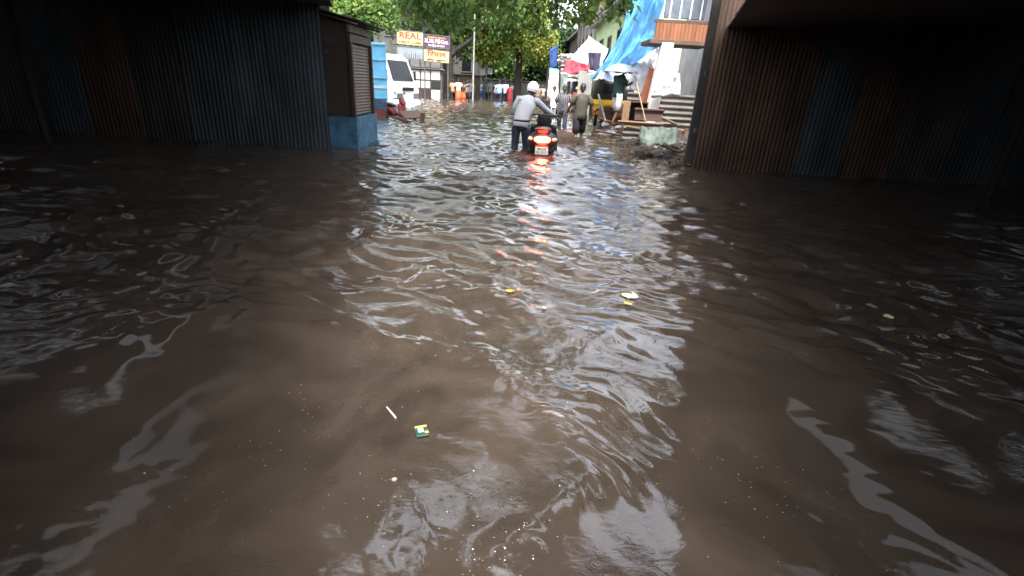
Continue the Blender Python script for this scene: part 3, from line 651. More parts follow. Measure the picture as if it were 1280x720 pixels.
# ------------------------------------------------------------------ two-wheelers
def wheel(parent, c, R_, w, name='wheel', axis='x', rim=grey_metal):
    t = MB(); t.ring(c, R_ - w / 2, w / 2, axis, 24, 8); o = t.build(name, rubber, parent, 180)
    h = MB(); A = {'x': Vector((1, 0, 0)), 'y': Vector((0, 1, 0))}[axis]
    h.cyl(Vector(c) - A * w * .35, Vector(c) + A * w * .35, R_ - w * .8, 18); h.build('rim', rim, o, 40)
    return o
def scooter(loc, rz, label, body_mat, lit=False, plate=None):
    root = empty('scooter', loc, rz, label, 'scooter')
    b = MB()
    b.loft([(0, -.62, .66), (0, -.52, .63), (0, -.3, .60), (0, -.02, .55), (0, .12, .42)], [(.16, .10), (.275, .16), (.29, .20), (.24, .18), (.17, .10)], 18)
    b.box((0, .28, .32), (.36, .42, .05))
    b.build('body', body_mat, root, 50)
    a = MB(); a.grid(lambda u, v: Vector(((u - .5) * (.62 - .12 * v), .46 + .14 * v * 0 - .10 * v + .08 * (1 - (2 * u - 1) ** 2), .30 + .55 * v)), 10, 8)
    a.build('leg_shield', body_mat, root, 180, solid=.03)
    a = MB(); a.loft([(0, .45, .80), (0, .40, .92), (0, .36, 1.02)], [(.12, .10), (.16, .11), (.13, .07)], 14); a.build('head_cowl', body_mat, root, 60)
    h = MB(); h.loft([(-.34, .26, 1.03), (-.15, .34, 1.03), (.15, .34, 1.03), (.34, .26, 1.03)], [.014] * 4, 8, side=(0, 0, 1)); h.build('handlebar', black_plastic, root, 60)
    for sx in (-1, 1):
        g_ = MB(); g_.cyl((sx * .36, .245, 1.03), (sx * .25, .295, 1.03), .02); g_.build('grip', rubber, root, 60)
        m_ = MB(); m_.cyl((sx * .24, .30, 1.04), (sx * .31, .30, 1.20), .006); m_.cyl((sx * .31, .31, 1.22), (sx * .31, .295, 1.22), .06, 16); m_.build('mirror', chrome, root, 40)
    s = MB(); s.loft([(0, -.58, .79), (0, -.42, .82), (0, -.1, .80), (0, .06, .76)], [(.10, .03), (.165, .05), (.155, .05), (.09, .03)], 14); s.build('seat', black_plastic, root, 60)
    r = MB(); r.loft([(-.13, -.40, .80), (-.135, -.62, .85), (-.06, -.70, .87), (.06, -.70, .87), (.135, -.62, .85), (.13, -.40, .80)], [.014] * 6, 8, side=(0, 0, 1)); r.build('grab_rail', grey_metal, root, 60)
    t = MB(); t.ell((0, -.70, .665), (.15, .05, .055), 16, 10); t.build('tail_lamp', emis('tail_glow', (1.0, .055, .02), 24.0) if lit else M('lamp_red', (.3, .01, .01), .2), root, 180)
    if lit:
        t = MB(); t.ell((.0, -.735, .668), (.055, .03, .032), 12, 8); t.build('lamp_bulb', emis('bulb_glow', (1.0, .25, .08), 50.0), root, 180)
    for sx in (-1, 1):
        t = MB(); t.ell((sx * .225, -.62, .665), (.045, .06, .035), 12, 8); t.build('indicator', M('indicator_lens', (.75, .66, .58), .15, .05), root, 180)
    m_ = MB(); m_.grid(lambda u, v: Vector(((u - .5) * (.24 + .05 * v), -.66 - .14 * v, .56 - .26 * v)), 6, 5); m_.build('mudguard', black_plastic, root, 180, solid=.012)
    p = MB(); p.box((0, -.80, .475), (.235, .008, .125)); pl = p.build('number_plate', M('plate_white', (.8, .8, .78), .4, .04), root, bev=.004)
    p2 = MB(); p2.box((0, -.79, .475), (.25, .008, .14)); p2.build('plate_frame', black_plastic, root)
    if plate:
        for k, tx in enumerate(plate):
            text_mesh('lettering', tx, .058, black_plastic, pl, (0, -.806, .503 - .056 * k), width=.15 if k == 0 else .19, bold=.001, ext=.001)
    wheel(root, (0, -.50, .26), .26, .11); wheel(root, (0, .66, .26), .26, .10)
    f = MB(); f.loft([(0, .62, .55), (0, .66, .26)], [.03, .03], 8); f.grid(lambda u, v: Vector(((u - .5) * .15, .66 + .29 * math.cos(.3 + 2.2 * v), .26 + .29 * math.sin(.3 + 2.2 * v))), 4, 10); f.build('front_fork', body_mat, root, 60)
    return root
sl = G(677, 195); sl.z = RD; sl.y += .75; sl.x += .03
scooter(sl, R(-3), 'dark grey scooter with glowing tail lamp standing in the flood', M('scooter_grey', (.035, .034, .036), .3, .2, 8), True, ('MH 04', 'FN 3517')).scale = (1.14,) * 3
rs = P(492, 142, 20.3); rs.z = RD
scooter(rs, R(-110), 'red scooter parked between the blue goods tempo and the white car', M('scooter_red', (.32, .02, .025), .3, .15, 8))
def motorbike(loc, rz, label):
    root = empty('motorcycle', loc, rz, label, 'motorcycle')
    wheel(root, (0, .68, .31), .31, .09); wheel(root, (0, -.62, .31), .31, .10)
    b = MB(); b.loft([(0, .34, .78), (0, .15, .86), (0, -.12, .80)], [(.08, .06), (.14, .11), (.10, .07)], 14); b.build('tank', M('bike_white', (.7, .7, .72), .3, .05), root, 60)
    b = MB(); b.loft([(0, -.08, .80), (0, -.4, .80), (0, -.75, .86)], [(.10, .04), (.14, .05), (.09, .03)], 12); b.build('seat', black_plastic, root, 60)
    b = MB(); b.box((0, .05, .45), (.26, .42, .36)); b.build('engine', grey_metal, root, bev=.05)
    for sx in (-1, 1):
        f = MB(); f.cyl((sx * .08, .68, .31), (sx * .09, .46, .95), .025); f.build('fork', chrome, root, 60)
    f = MB(); f.loft([(-.36, .36, 1.02), (-.1, .46, .98), (.1, .46, .98), (.36, .36, 1.02)], [.014] * 4, 8, side=(0, 0, 1)); f.build('handlebar', grey_metal, root, 60)
    h = MB(); h.cyl((0, .46, .86), (0, .58, .86), .125, 20); h.build('headlamp', emis('headlamp_glow', (.95, .96, 1.0), 2.2), root, 40)
    return root
mb_l = G(691, 146); mb_l.z = -.3
motorbike(mb_l, R(176), 'white motorcycle with a round headlamp ridden towards the viewer')
person('rider in white shirt and dark cap on the white motorcycle', mb_l + Vector((0, .25, .0)), R(176), cloth('rider_white', (.74, .75, .78), .08), dark_cloth,
       dict(pel=(0, .0, .86), wai=(0, .02, 1.0), che=(0, .06, 1.2), nek=(0, .08, 1.36), hed=(0, .10, 1.42), shl=(-.175, .06, 1.3), shr=(.175, .06, 1.3), ell=(-.28, .26, 1.1), elr=(.28, .26, 1.1), wrl=(-.33, .55, 1.05), wrr=(.33, .55, 1.05),
            hil=(-.10, 0, .84), hir=(.10, 0, .84), knl=(-.2, .42, .72), knr=(.2, .42, .72), anl=(-.2, .22, .3), anr=(.2, .22, .3)), 1.0)

# ------------------------------------------------------------------ left side: stall, tempo, truck, car
def stall():
    c = G(470, 176); x0 = c.x; y1 = 11.85; y0 = 10.45
    root = empty('shuttered_stall', (x0, y1, 0), 0, 'small shuttered stall with chipped blue plinth and dark corrugated awning', 'stall')
    D = 2.4
    s = MB(); s.box((-D / 2 + .02, -.7, .06), (D, 1.45, 1.06)); s.build('plinth', M('blue_plinth', (.07, .22, .36), .7, .55, 4, bump=.4, detail=8), root, bev=.015)
    s = MB(); s.box((-D / 2 - .03, -.69, 1.5), (D - .12, 1.36, 1.80)); s.build('walls', M('stall_brown', (.05, .035, .028), .8, .4, 4), root)
    s = MB(); s.grid(lambda u, v: Vector((-.055 + .007 * math.sin(v * 2 * math.pi * 22), -1.36 + 1.24 * u, .62 + 1.3 * v)), 1, 176); s.build('shutter', M('shutter_metal', (.19, .155, .115), .6, .35, 3, stretch=(1, 1, .4)), root, 180)
    for yy in (-.075, -1.39):
        s = MB(); s.box((-.03, yy, 1.27), (.07, .09, 1.36)); s.build('door_frame', M('maroon_frame', (.06, .025, .022), .6, .3), root, bev=.006)
    s = MB(); s.box((-.04, -.73, 2.02), (.06, 1.42, .14)); s.build('lintel', M('maroon_frame', (0, 0, 0)), root)
    s = MB(); s.box((-.035, -.73, 2.18), (.05, 1.44, .12)); s.build('signboard', M('faded_board', (.14, .11, .095), .7, .4), root)
    s = MB(); s.grid(lambda u, v: Vector((-.9 + 1.12 * v, -1.6 + 1.85 * u, 2.52 - .22 * v + .02 * math.sin(u * 2 * math.pi * 22))), 132, 3); s.build('awning', M('awning_tin', (.03, .028, .027), .75, .4), root, 180, solid=.006)
    for yy in (-1.5, .1): s = MB(); s.loft([(-.9, yy, 2.47), (.16, yy, 2.25)], [.018] * 2, 6); s.build('awning_bracket', grey_metal, root)
stall()
def tempo():
    R0 = P(486, 140, 19.0)
    root = empty('goods_tempo', (R0.x, 19, RD), R(17), 'blue box-bodied goods tempo parked behind the shuttered stall', 'goods vehicle')
    bl = M('tempo_blue', (.13, .42, .66), .5, .3, 2.5, bump=.1)
    s = MB(); s.box((-.86, 1.35, 1.92), (1.7, 2.7, 1.85)); s.build('cargo_box', bl, root, bev=.02)
    s = MB()
    for zz in (1.06, 1.72, 2.3, 2.78): s.box((-.86, -.012, zz), (1.66, .05, .05))
    s.build('box_rib', bl, root, bev=.008)
    s = MB(); s.box((-.86, -.012, 1.42), (1.64, .03, .09)); s.build('stripe', M('tempo_stripe', (.45, .55, .6), .5), root)
    s = MB()
    for k in range(7): s.box((-.86, .0, .68 + .05 * k), (1.62, .035, .03), Matrix.Rotation(R(25), 3, 'X'))
    s.build('louvre', M('tempo_slate', (.10, .16, .26), .6, .3), root)
    s = MB(); s.box((-.86, 1.3, .55), (1.5, 2.6, .3)); s.build('chassis', M('chassis_red', (.16, .025, .02), .6, .4), root, bev=.01)
    s = MB(); s.box((-.86, 3.2, 1.2), (1.6, .95, 1.5)); s.build('cab', bl, root, bev=.1)
    for xx in (-.12, -1.58):
        wheel(root, (xx, .55, .40), .40, .18); wheel(root, (xx, 3.2, .40), .40, .18)
    return root
tempo()
def truck():
    q = P(513, 112, 25.0)
    root = empty('white_truck', (q.x - 1.1, 25.0, RD), R(-112), 'white truck cab nosing into the street above the white car', 'truck')
    # cab faces local +Y
    prof = [(-1.3, .55), (1.0, .55), (1.16, .75), (1.16, 1.25), (.95, 1.55), (.55, 2.55), (.25, 2.72), (-1.3, 2.72)]
    s = MB(); n = len(prof)
    vs = [(-.95, a, b) for a, b in prof] + [(.95, a, b) for a, b in prof]
    s.add(vs, [tuple(range(n)), tuple(range(2 * n - 1, n - 1, -1))] + [(i, (i + 1) % n, n + (i + 1) % n, n + i) for i in range(n)])
    s.build('cab', white_paint, root, 35, bev=.06)
    s = MB(); s.add([(-.8, .94, 1.62), (.8, .94, 1.62), (.74, .615, 2.46), (-.74, .615, 2.46)], [(0, 1, 2, 3)]); s.build('windscreen', dark_glass, root, solid=.03)
    for sx in (-1, 1):
        s = MB(); s.add([(sx * .955, -.2, 1.6), (sx * .955, .62, 1.6), (sx * .955, .38, 2.3), (sx * .955, -.2, 2.32)], [(0, 1, 2, 3)]); s.build('side_window', dark_glass, root, solid=.02)
        s = MB(); s.box((sx * .66, 1.17, .98), (.42, .05, .24)); s.build('headlight', M('lens_grey', (.25, .26, .28), .1, .2), root, bev=.02)
        s = MB(); s.box((sx * 1.12, .8, 1.85), (.14, .06, .4)); s.cyl((sx * .95, .8, 2.0), (sx * 1.12, .8, 2.0), .015); s.build('mirror', black_plastic, root, bev=.02)
        s = MB(); s.box((sx * .96, -.4, 1.48), (.03, .2, .04)); s.build('door_handle', black_plastic, root)
        wheel(root, (sx * .8, .3, .42), .42, .22)
    s = MB(); s.box((0, 1.18, 1.28), (.9, .03, .16)); s.build('grille', black_plastic, root, bev=.01)
    s = MB(); s.ring((0, 1.20, 1.42), .085, .014, 'y', 20, 6); s.build('emblem', grey_metal, root, 60)
    s = MB(); s.box((0, 1.17, .66), (1.9, .16, .26)); s.build('bumper', white_paint, root, bev=.04)
    s = MB(); s.box((0, -3.2, 1.7), (1.9, 3.6, 2.0)); s.build('cargo_body', M('truck_cream', (.55, .54, .5), .5, .2), root, bev=.03)
    s = MB(); s.box((0, -2.4, .6), (.9, 5.4, .2)); s.build('chassis', black_plastic, root)
truck()
def car(loc, rz, label, mat, name='parked_car'):
    root = empty(name, loc, rz, label, 'car')
    prof = [(-1.9, .42), (1.8, .38), (1.92, .55), (1.88, .72), (1.35, .88), (.75, .98), (.1, 1.42), (-.9, 1.48), (-1.65, 1.38), (-1.92, .95), (-1.95, .6)]
    s = MB(); n = len(prof); ws = [.78, .78, .74, .76, .80, .80, .62, .62, .62, .78, .78]
    vs = [(-w, a, b) for (a, b), w in zip(prof, ws)] + [(w, a, b) for (a, b), w in zip(prof, ws)]
    s.add(vs, [tuple(range(n)), tuple(range(2 * n - 1, n - 1, -1))] + [(i, (i + 1) % n, n + (i + 1) % n, n + i) for i in range(n)])
    s.build('body', mat, root, 35, bev=.05)
    s = MB(); s.add([(-.70, .72, 1.01), (.70, .72, 1.01), (.58, .15, 1.40), (-.58, .15, 1.40)], [(0, 1, 2, 3)]); s.build('windscreen', dark_glass, root, solid=.02)
    for sx in (-1, 1):
        s = MB(); s.add([(sx * .80, .5, 1.02), (sx * .80, -1.5, 1.02), (sx * .645, -1.4, 1.36), (sx * .645, .1, 1.38)], [(0, 1, 2, 3)]); s.build('side_window', dark_glass, root, solid=.03)
        s = MB(); s.ell((sx * .6, 1.86, .74), (.2, .07, .09), 12, 8); s.build('headlight', M('car_lens', (.6, .62, .65), .08, .1), root, 180)
        for yy in (1.2, -1.2): wheel(root, (sx * .74, yy, .31), .31, .18)
    s = MB(); s.box((0, 1.93, .56), (.9, .03, .13)); s.build('grille', black_plastic, root, bev=.01)
    s = MB(); s.box((0, 1.95, .40), (1.5, .08, .16)); s.build('bumper', mat, root, bev=.03)
    return root
cp = P(511, 135, 21.6); car((cp.x - 1.72, cp.y + .1, RD - .08), R(-82), 'white car with sloping bonnet parked below the white truck cab', white_paint)

# upturned bench floating by the stall
def bench():
    a = P(503, 142, 17.6); b = P(526, 139, 18.6)
    root = empty('wooden_bench', (a.x, a.y, 0), 0, 'broken brown wooden bench tipped over in the water by the stall', 'bench')
    d = Vector((b.x - a.x, b.y - a.y, 0)); an = math.atan2(d.y, d.x); L_ = d.length
    rt = Matrix.Rotation(an, 3, 'Z') @ Matrix.Rotation(R(38), 3, 'X')
    s = MB(); s.box((d.x / 2, d.y / 2, .19), (L_ + .05, .36, .045), rt); s.build('seat', brown_wood, root, bev=.006)
    q = P(528, 146, 17.9) - Vector((a.x, a.y, 0))
    s = MB(); s.box((q.x, q.y, .08), (.15, .12, .42), Matrix.Rotation(R(6), 3, 'Y')); s.build('leg', brown_wood, root, bev=.006)
    p0 = P(487, 144, 18) - Vector((a.x, a.y, 0)); p1 = P(513, 148, 17.2) - Vector((a.x, a.y, 0))
    s = MB(); s.loft([(p0.x, p0.y, .10), (p1.x, p1.y, .02)], [.03, .03], 8); s.build('rail', M('dark_wood', (.03, .022, .018), .8), root)
    p0 = P(497, 141, 17.9) - Vector((a.x, a.y, 0))
    s = MB(); s.loft([(p0.x, p0.y, .16), (d.x * .9, d.y, .0)], [.025, .025], 8); s.build('rail', M('dark_wood', (.03, .022, .018), .8), root)
bench()

# ------------------------------------------------------------------ sign boards and notice wall
def board(name, label, px0, py0, px1, py1, Y, mat, lines, tilt=-2.2):
    a = P(px0, py0, Y); b = P(px1, py1, Y); w = b.x - a.x; h = a.z - b.z; c = (a + b) / 2
    root = empty(name, (c.x, Y, c.z), 0, label, 'sign'); root.rotation_euler = (0, R(-tilt), 0)
    s = MB(); s.box((0, 0, 0), (w, .08, h)); s.build('panel', mat, root, bev=.01)
    f = MB(); t = .045
    for x, z, dx, dz in ((0, h / 2, w + t, t), (0, -h / 2, w + t, t), (-w / 2, 0, t, h), (w / 2, 0, t, h)): f.box((x, -.01, z), (dx, .12, dz))
    f.build('frame', grey_metal, root)
    for tx, z, sz, wd, mt, bo in lines:
        text_mesh('lettering', tx, sz * h, mt, root, (0, -.046, z * h), width=wd * w, bold=bo)
    return root
red_ink = M('red_ink', (.5, .045, .03), .5, .1); brown_ink = M('brown_ink', (.12, .05, .03), .5, .1); cream_ink = M('cream_ink', (.72, .68, .6), .5, .1); orange_ink = M('orange_ink', (.65, .25, .06), .5, .1); grey_ink = M('grey_ink', (.10, .11, .12), .5, .1)
sign_yellow = M('sign_yellow', (.62, .47, .19), .5, .12, 2)
board('sign_board', 'yellow sign board with large red REAL lettering', 496, 38, 529, 57, 38, sign_yellow, [('REAL', .14, .62, .84, red_ink, .014), ('SCIENCE CLASSES', -.33, .23, .9, brown_ink, .008)])
board('sign_board', 'purple sign board with white class names', 529.5, 43.5, 562, 61, 38.02, M('sign_purple', (.09, .03, .085), .5, .15, 2), [('Admissions Open For', .33, .18, .72, orange_ink, .006), ('XI, XII, FYB Com.', .02, .42, .92, cream_ink, .009), ('98 200 47 884', -.33, .16, .62, cream_ink, .006)])
board('sign_board', 'yellow sign board with red Devanagari lettering', 529.5, 61.5, 561.5, 78.5, 38, sign_yellow, [('\u093f\u0930\u092f\u0932', .10, .56, .74, red_ink, .012), ('\u0915\u0949\u092e\u0930\u094d\u0938 \u0915\u094d\u0932\u093e\u0938\u0947\u0938', -.36, .2, .78, brown_ink, .008)])
board('sign_board', 'pale blue-grey sign board below the REAL board', 496, 57.5, 529, 74, 38.02, M('sign_grey', (.26, .31, .35), .5, .2, 2), [])
gb = [o for o in bpy.data.objects if o.get('label', '').startswith('pale blue-grey sign')][0]
s = MB()
for k, (hh, ww) in enumerate(((.30, .05), (.36, .04), (.22, .07), (.34, .05), (.28, .04), (.38, .06), (.2, .05), (.33, .05))): s.box((-.35 + .15 * k, -.046, -.28 + hh * .3), (ww, .01, hh))
s.build('print', grey_ink, gb)
def sign_posts():
    for px in (497, 530.5, 560):
        a = P(px, 60, 38.1)
        s = MB(); s.cyl((a.x, 38.12, -.5), (a.x, 38.12, a.z + .3), .05)
        yield s, px
labs = {497: 'grey steel post under the REAL sign board', 530.5: 'grey steel post between the sign boards', 560: 'grey steel post at the edge of the Devanagari sign board'}
for s, px in sign_posts(): tag(s.build('sign_post', grey_metal, None, 40), labs[px], 'post', 'steel posts of the sign boards')
def notice_wall():
    a = P(498, 88, 40); b = P(548, 127, 40)
    root = empty('notice_wall', (a.x, 40, 0), 0, 'low grey shop front covered with white and green panels', 'shop front')
    w = b.x - a.x + .3; H = 2.95
    s = MB(); s.box((w / 2, .3, H / 2 - .2), (w, .5, H + .4)); s.build('wall', M('shop_grey', (.13, .125, .12), .8, .4, 2), root)
    mts = dict(w=M('poster_white', (.72, .72, .7), .6, .12, 5), g=M('poster_green', (.05, .12, .10), .6, .3, 5), b=M('poster_maroon', (.09, .045, .04), .7, .3, 5), s=M('poster_grey', (.22, .23, .23), .6, .3, 4), k=M('poster_dark', (.03, .03, .03), .7, .3, 4))
    for z0, z1, row in ((2.05, 2.7, 'ssss'), (1.22, 1.92, 'wwww'), (.64, 1.18, 'gwwk'), (-.1, .6, 'gbbw')):
        x = .12; n = len(row); cw = (w - .24) / n
        for ch in row:
            p = MB(); p.box((x + cw / 2, .02, (z0 + z1) / 2), (cw * .86, .06, (z1 - z0) * .88)); p.build('notice_panel', mts[ch], root, bev=.008); x += cw
    s = MB(); s.box((w / 2, .1, 2.0), (w + .2, .5, .06)); s.build('ledge', concrete, root)
notice_wall()
def wall(name, label, a, b, h, t, mat, z0=-.5):
    a = Vector(a); b = Vector(b); d = (b - a); L_ = d.length; an = math.atan2(d.y, d.x); c = (a + b) / 2
    s = MB(); s.box((0, 0, (h + z0) / 2), (L_, t, h - z0)); s.box((0, 0, h + .03), (L_ + .06, t + .1, .06)); o = s.build(name, mat, None, bev=.01)
    o.location = (c.x, c.y, 0); o.rotation_euler = (0, 0, an); return tag(o, label, 'wall')
q0 = P(545, 105, 46); q1 = P(600, 105, 48)
wall('compound_wall', 'brown compound wall behind the people in orange', (q0.x - 4, 46, 0), (q1.x, 48, 0), 1.75, .25, M('wall_brown', (.07, .05, .04), .85, .4, 1.5, bump=.3))
wall('compound_wall', 'dim grey-green wall behind the group by the lamp pole', (q1.x + .2, 48.5, 0), (3.4, 51, 0), 1.5, .25, M('wall_grey', (.06, .065, .055), .85, .4, 1.5, bump=.3))
def block(name, label, x0, x1, y0, y1, h, mat, wins=(), face='s', cat='building', roof=None):
    root = empty(name, ((x0 + x1) / 2, y0, 0), 0, label, cat); o = Vector(((x0 + x1) / 2, y0, 0))
    s = MB(); s.box(Vector(((x0 + x1) / 2, (y0 + y1) / 2, h / 2 - .3)) - o, (x1 - x0, y1 - y0, h + .6)); s.build('wall', mat, root, bev=.01)
    r = MB(); r.box(Vector(((x0 + x1) / 2, (y0 + y1) / 2, h + .08)) - o, (x1 - x0 + .7, y1 - y0 + .3, .14)); r.build('roof', roof or concrete, root, bev=.015)
    for wy, z, ww, hh in wins:
        if face == 'w':
            f = MB(); X = x0 - o.x
            for dy, dz, sy, sz in ((0, hh / 2, ww + .12, .07), (0, -hh / 2, ww + .12, .07), (-ww / 2, 0, .07, hh), (ww / 2, 0, .07, hh)): f.box((X - .03, wy - o.y + dy, z + dz), (.1, sy, sz))
            fo = f.build('window', M('frame_grey', (.2, .19, .18), .6, .3), root)
            p = MB(); p.box((X - .006, wy - o.y, z), (.03, ww - .02, hh - .02)); p.build('pane', dark_glass, fo)
        else:
            f = MB()
            for dx, dz, sx, sz in ((0, hh / 2, ww + .12, .07), (0, -hh / 2, ww + .12, .07), (-ww / 2, 0, .07, hh), (ww / 2, 0, .07, hh)): f.box((wy - o.x + dx, -.03, z + dz), (sx, .1, sz))
            fo = f.build('window', M('frame_grey', (.2, .19, .18), .6, .3), root)
            p = MB(); p.box((wy - o.x, -.006, z), (ww - .02, .03, hh - .02)); p.build('pane', dark_glass, fo)
    return root
block('apartment_block', 'pale grey building showing through the dark tree behind the sign boards', -13.5, -4.2, 49, 54, 7.2, M('block_pale', (.12, .12, .115), .8, .3, 1.2), [(x, z, .9, 1.1) for x in (-12, -9.5, -7, -5.2) for z in (2.6, 5.2)])
block('apartment_block', 'dim grey building behind the bright green tree over the stall', -22, -13.8, 33, 40, 7.5, M('block_dim', (.2, .2, .2), .85, .3, 1.2), [(x, 5, 1, 1.2) for x in (-20, -17, -15)])
# lamp pole, small road sign, drum
a = P(591, 126, 39); b = P(593, 50, 39)
s = MB(); s.loft([(a.x, 39, -.5), (a.x, 39, 2), (a.x + .02, 39, b.z + 1.6)], [.075, .06, .045], 10); tag(s.build('lamp_pole', M('pole_grey', (.34, .36, .33), .5, .2), None, 60), 'thin pale grey pole standing in the water beside the embracing pair', 'pole')
def road_sign():
    a = P(608, 90, 44); root = empty('road_sign', (a.x, 44, 0), 0, 'small pale sign plate on a grey post behind the men in blue and grey', 'sign')
    s = MB(); s.cyl((0, 0, -.5), (0, 0, 2.7), .07); s.build('post', grey_metal, root, 40)
    for dx, z in ((-.28, 2.05), (.3, 2.15)):
        s = MB(); s.box((dx, -.08, z), (.42, .04, .5)); s.build('plate', M('sign_plate_pale', (.5, .55, .54), .5, .15), root, bev=.01)
road_sign()
dq = G(603, 121)
def drum(loc):
    root = empty('plastic_drum', loc, 0, 'bright blue plastic drum standing by the grey-green wall', 'drum')
    s = MB(); s.loft([(0, 0, -.4), (0, 0, -.2), (0, 0, .2), (0, 0, .55), (0, 0, .62)], [.30, .33, .34, .32, .27], 20); s.build('body', M('drum_blue', (.03, .09, .4), .4, .15), root, 50)
    s = MB(); s.ring((0, 0, .3), .345, .02, 'z', 22, 6); s.ring((0, 0, 0), .345, .02, 'z', 22, 6); s.build('hoop', M('drum_blue', (0, 0, 0)), root, 180)
drum((dq.x, dq.y, 0))

# ------------------------------------------------------------------ right side houses
lime = M('lime_wall', (.52, .66, .36), .8, .15, 2); brownb = M('brown_wall', (.2, .155, .13), .8, .3, 2, stretch=(1, 1, .3))
def lime_house():
    root = block('lime_house', 'lime green two-storey house with dark windows behind the blue tarpaulin', 4.15, 9.5, 21.0, 33.0, 5.0, lime, [(24.6, 3.3, 1.0, .95), (27.4, 3.25, .8, .9), (30.2, 3.25, .9, 1.0)], 'w')
    s = MB(); s.box((-2.95, 6, 4.6), (.7, 12.2, .10)); s.build('eave_slab', concrete, root, bev=.01)
    s = MB(); s.box((-2.62, 6, 2.05), (.14, 12.0, .12)); s.build('ledge', M('lime_trim', (.6, .66, .5), .8), root)
lime_house()
def brown_house():
    root = block('brown_house', 'brown slatted house with tall grey strips beyond the lime green house', 4.2, 9.5, 33.4, 46, 6.1, brownb, [], 'w')
    for y in (35, 37.2, 39.5, 41.8, 44):
        s = MB(); s.box((-2.66, y - 33.4, 4.2), (.06, .9, 2.6)); s.build('wall_strip', M('strip_grey', (.34, .31, .32), .7, .25), root)
        s = MB(); s.box((-2.67, y - 33.4 + .9, 3.9), (.07, .4, 1.3)); s.build('window', dark_glass, root)
    s = MB()
    for y in np.linspace(33.6, 45.6, 13): s.box((-2.95, y - 33.4, 3.0), (.04, .04, .9))
    s.box((-2.95, 6.2, 3.42), (.05, 12.4, .05)); s.box((-2.95, 6.2, 2.6), (.05, 12.4, .05)); s.build('railing', M('rail_maroon', (.08, .03, .03), .6), root)
    s = MB(); s.box((-2.8, 6.2, 2.5), (.5, 12.4, .1)); s.build('balcony_slab', concrete, root)
brown_house()
block('shop_house', 'dim brown shop house at the far end of the row', 4.6, 9.5, 46.5, 60, 5.6, M('far_brown', (.13, .105, .085), .85, .4, 1.5), [(49, 3.8, 1.2, 1.2), (53, 3.8, 1.2, 1.2)], 'w')
def shop_front():
    # near corner house with red-brown balcony and slanted white pillar
    root = empty('corner_house', (4.2, 13.5, 0), 0, 'corner house with rust-brown balcony screen and leaning white pillar', 'house')
    s = MB(); s.box((2.4, 2.0, 2.6), (3.6, 3.2, 6.2)); s.build('wall', M('house_cream', (.5, .49, .47), .85, .3, 2), root, bev=.01)
    pt = P(834, 54, 13.45) - Vector((4.2, 13.5, 0)); pb = P(819, 118, 13.45) - Vector((4.2, 13.5, 0)); pt = Vector((pt.x, pt.y, pt.z))
    s = MB(); d = (pt - pb); b0 = pb - d * .6
    for_ = .14
    s.hexa([b0 + Vector(v) for v in ((-for_, -.12, 0), (for_, -.12, 0), (for_, .12, 0), (-for_, .12, 0))], [pt + Vector(v) for v in ((-for_, -.12, 0), (for_, -.12, 0), (for_, .12, 0), (-for_, .12, 0))]); s.build('pillar', M('pillar_white', (.74, .73, .71), .75, .12, 4), root, bev=.01)
    a = P(821, 28, 13.4) - Vector((4.2, 13.5, 0)); b = P(842, 50, 13.4) - Vector((4.2, 13.5, 0))
    s = MB(); [s.box((a.x + .04 + .087 * k, a.y, (a.z + b.z) / 2), (.082, .02, a.z - b.z)) for k in range(15)]; s.box((a.x + .65, a.y + .03, (a.z + b.z) / 2), (1.32, .02, a.z - b.z)); s.build('balcony_screen', M('rust_screen', (.34, .13, .06), .7, .4, 2, stretch=(3, 1, .4)), root, bev=.004)
    s = MB(); s.box((a.x + .65, a.y + .5, b.z - .05), (1.5, 1.1, .1)); s.build('balcony_slab', M('slab_brown', (.16, .10, .07), .8, .3), root, bev=.01)
    s = MB(); s.box((a.x + .65, a.y + .03, a.z + .04), (1.4, .08, .07)); s.build('balcony_rail', brown_wood, root)
    s = MB(); s.box((a.x + .75, .36, a.z + .55), (1.0, .06, .8)); s.build('window', M('blue_grey_window', (.18, .22, .27), .3, .3, 6), root, bev=.02)
    s = MB()
    for k in range(4): s.box((a.x + .38 + .25 * k, .32, a.z + .55), (.03, .04, .8))
    s.build('window_bar', white_paint, root)
    s = MB(); s.box((.65, .0, a.z + 1.15), (1.6, 1.2, .1)); s.build('roof', concrete, root)
    c = P(812, 96, 13.6) - Vector((4.2, 13.5, 0))
    s = MB(); s.box((c.x + .02, .25, c.z - .25), (.20, .05, .9), Matrix.Rotation(R(10), 3, 'Y')); s.build('door_panel', M('orange_panel', (.36, .10, .055), .6, .25), root, bev=.01)
shop_front()
def translucent(m, fac):
    nt = m.node_tree; b = nt.nodes['Principled BSDF']; out = nt.nodes['Material Output']
    tr = nt.nodes.new('ShaderNodeBsdfTranslucent'); mx = nt.nodes.new('ShaderNodeMixShader'); mx.inputs[0].default_value = fac
    nt.links.new(b.inputs['Base Color'].links[0].from_socket, tr.inputs['Color'])
    nt.links.new(b.outputs[0], mx.inputs[1]); nt.links.new(tr.outputs[0], mx.inputs[2]); nt.links.new(mx.outputs[0], out.inputs['Surface'])
    return m
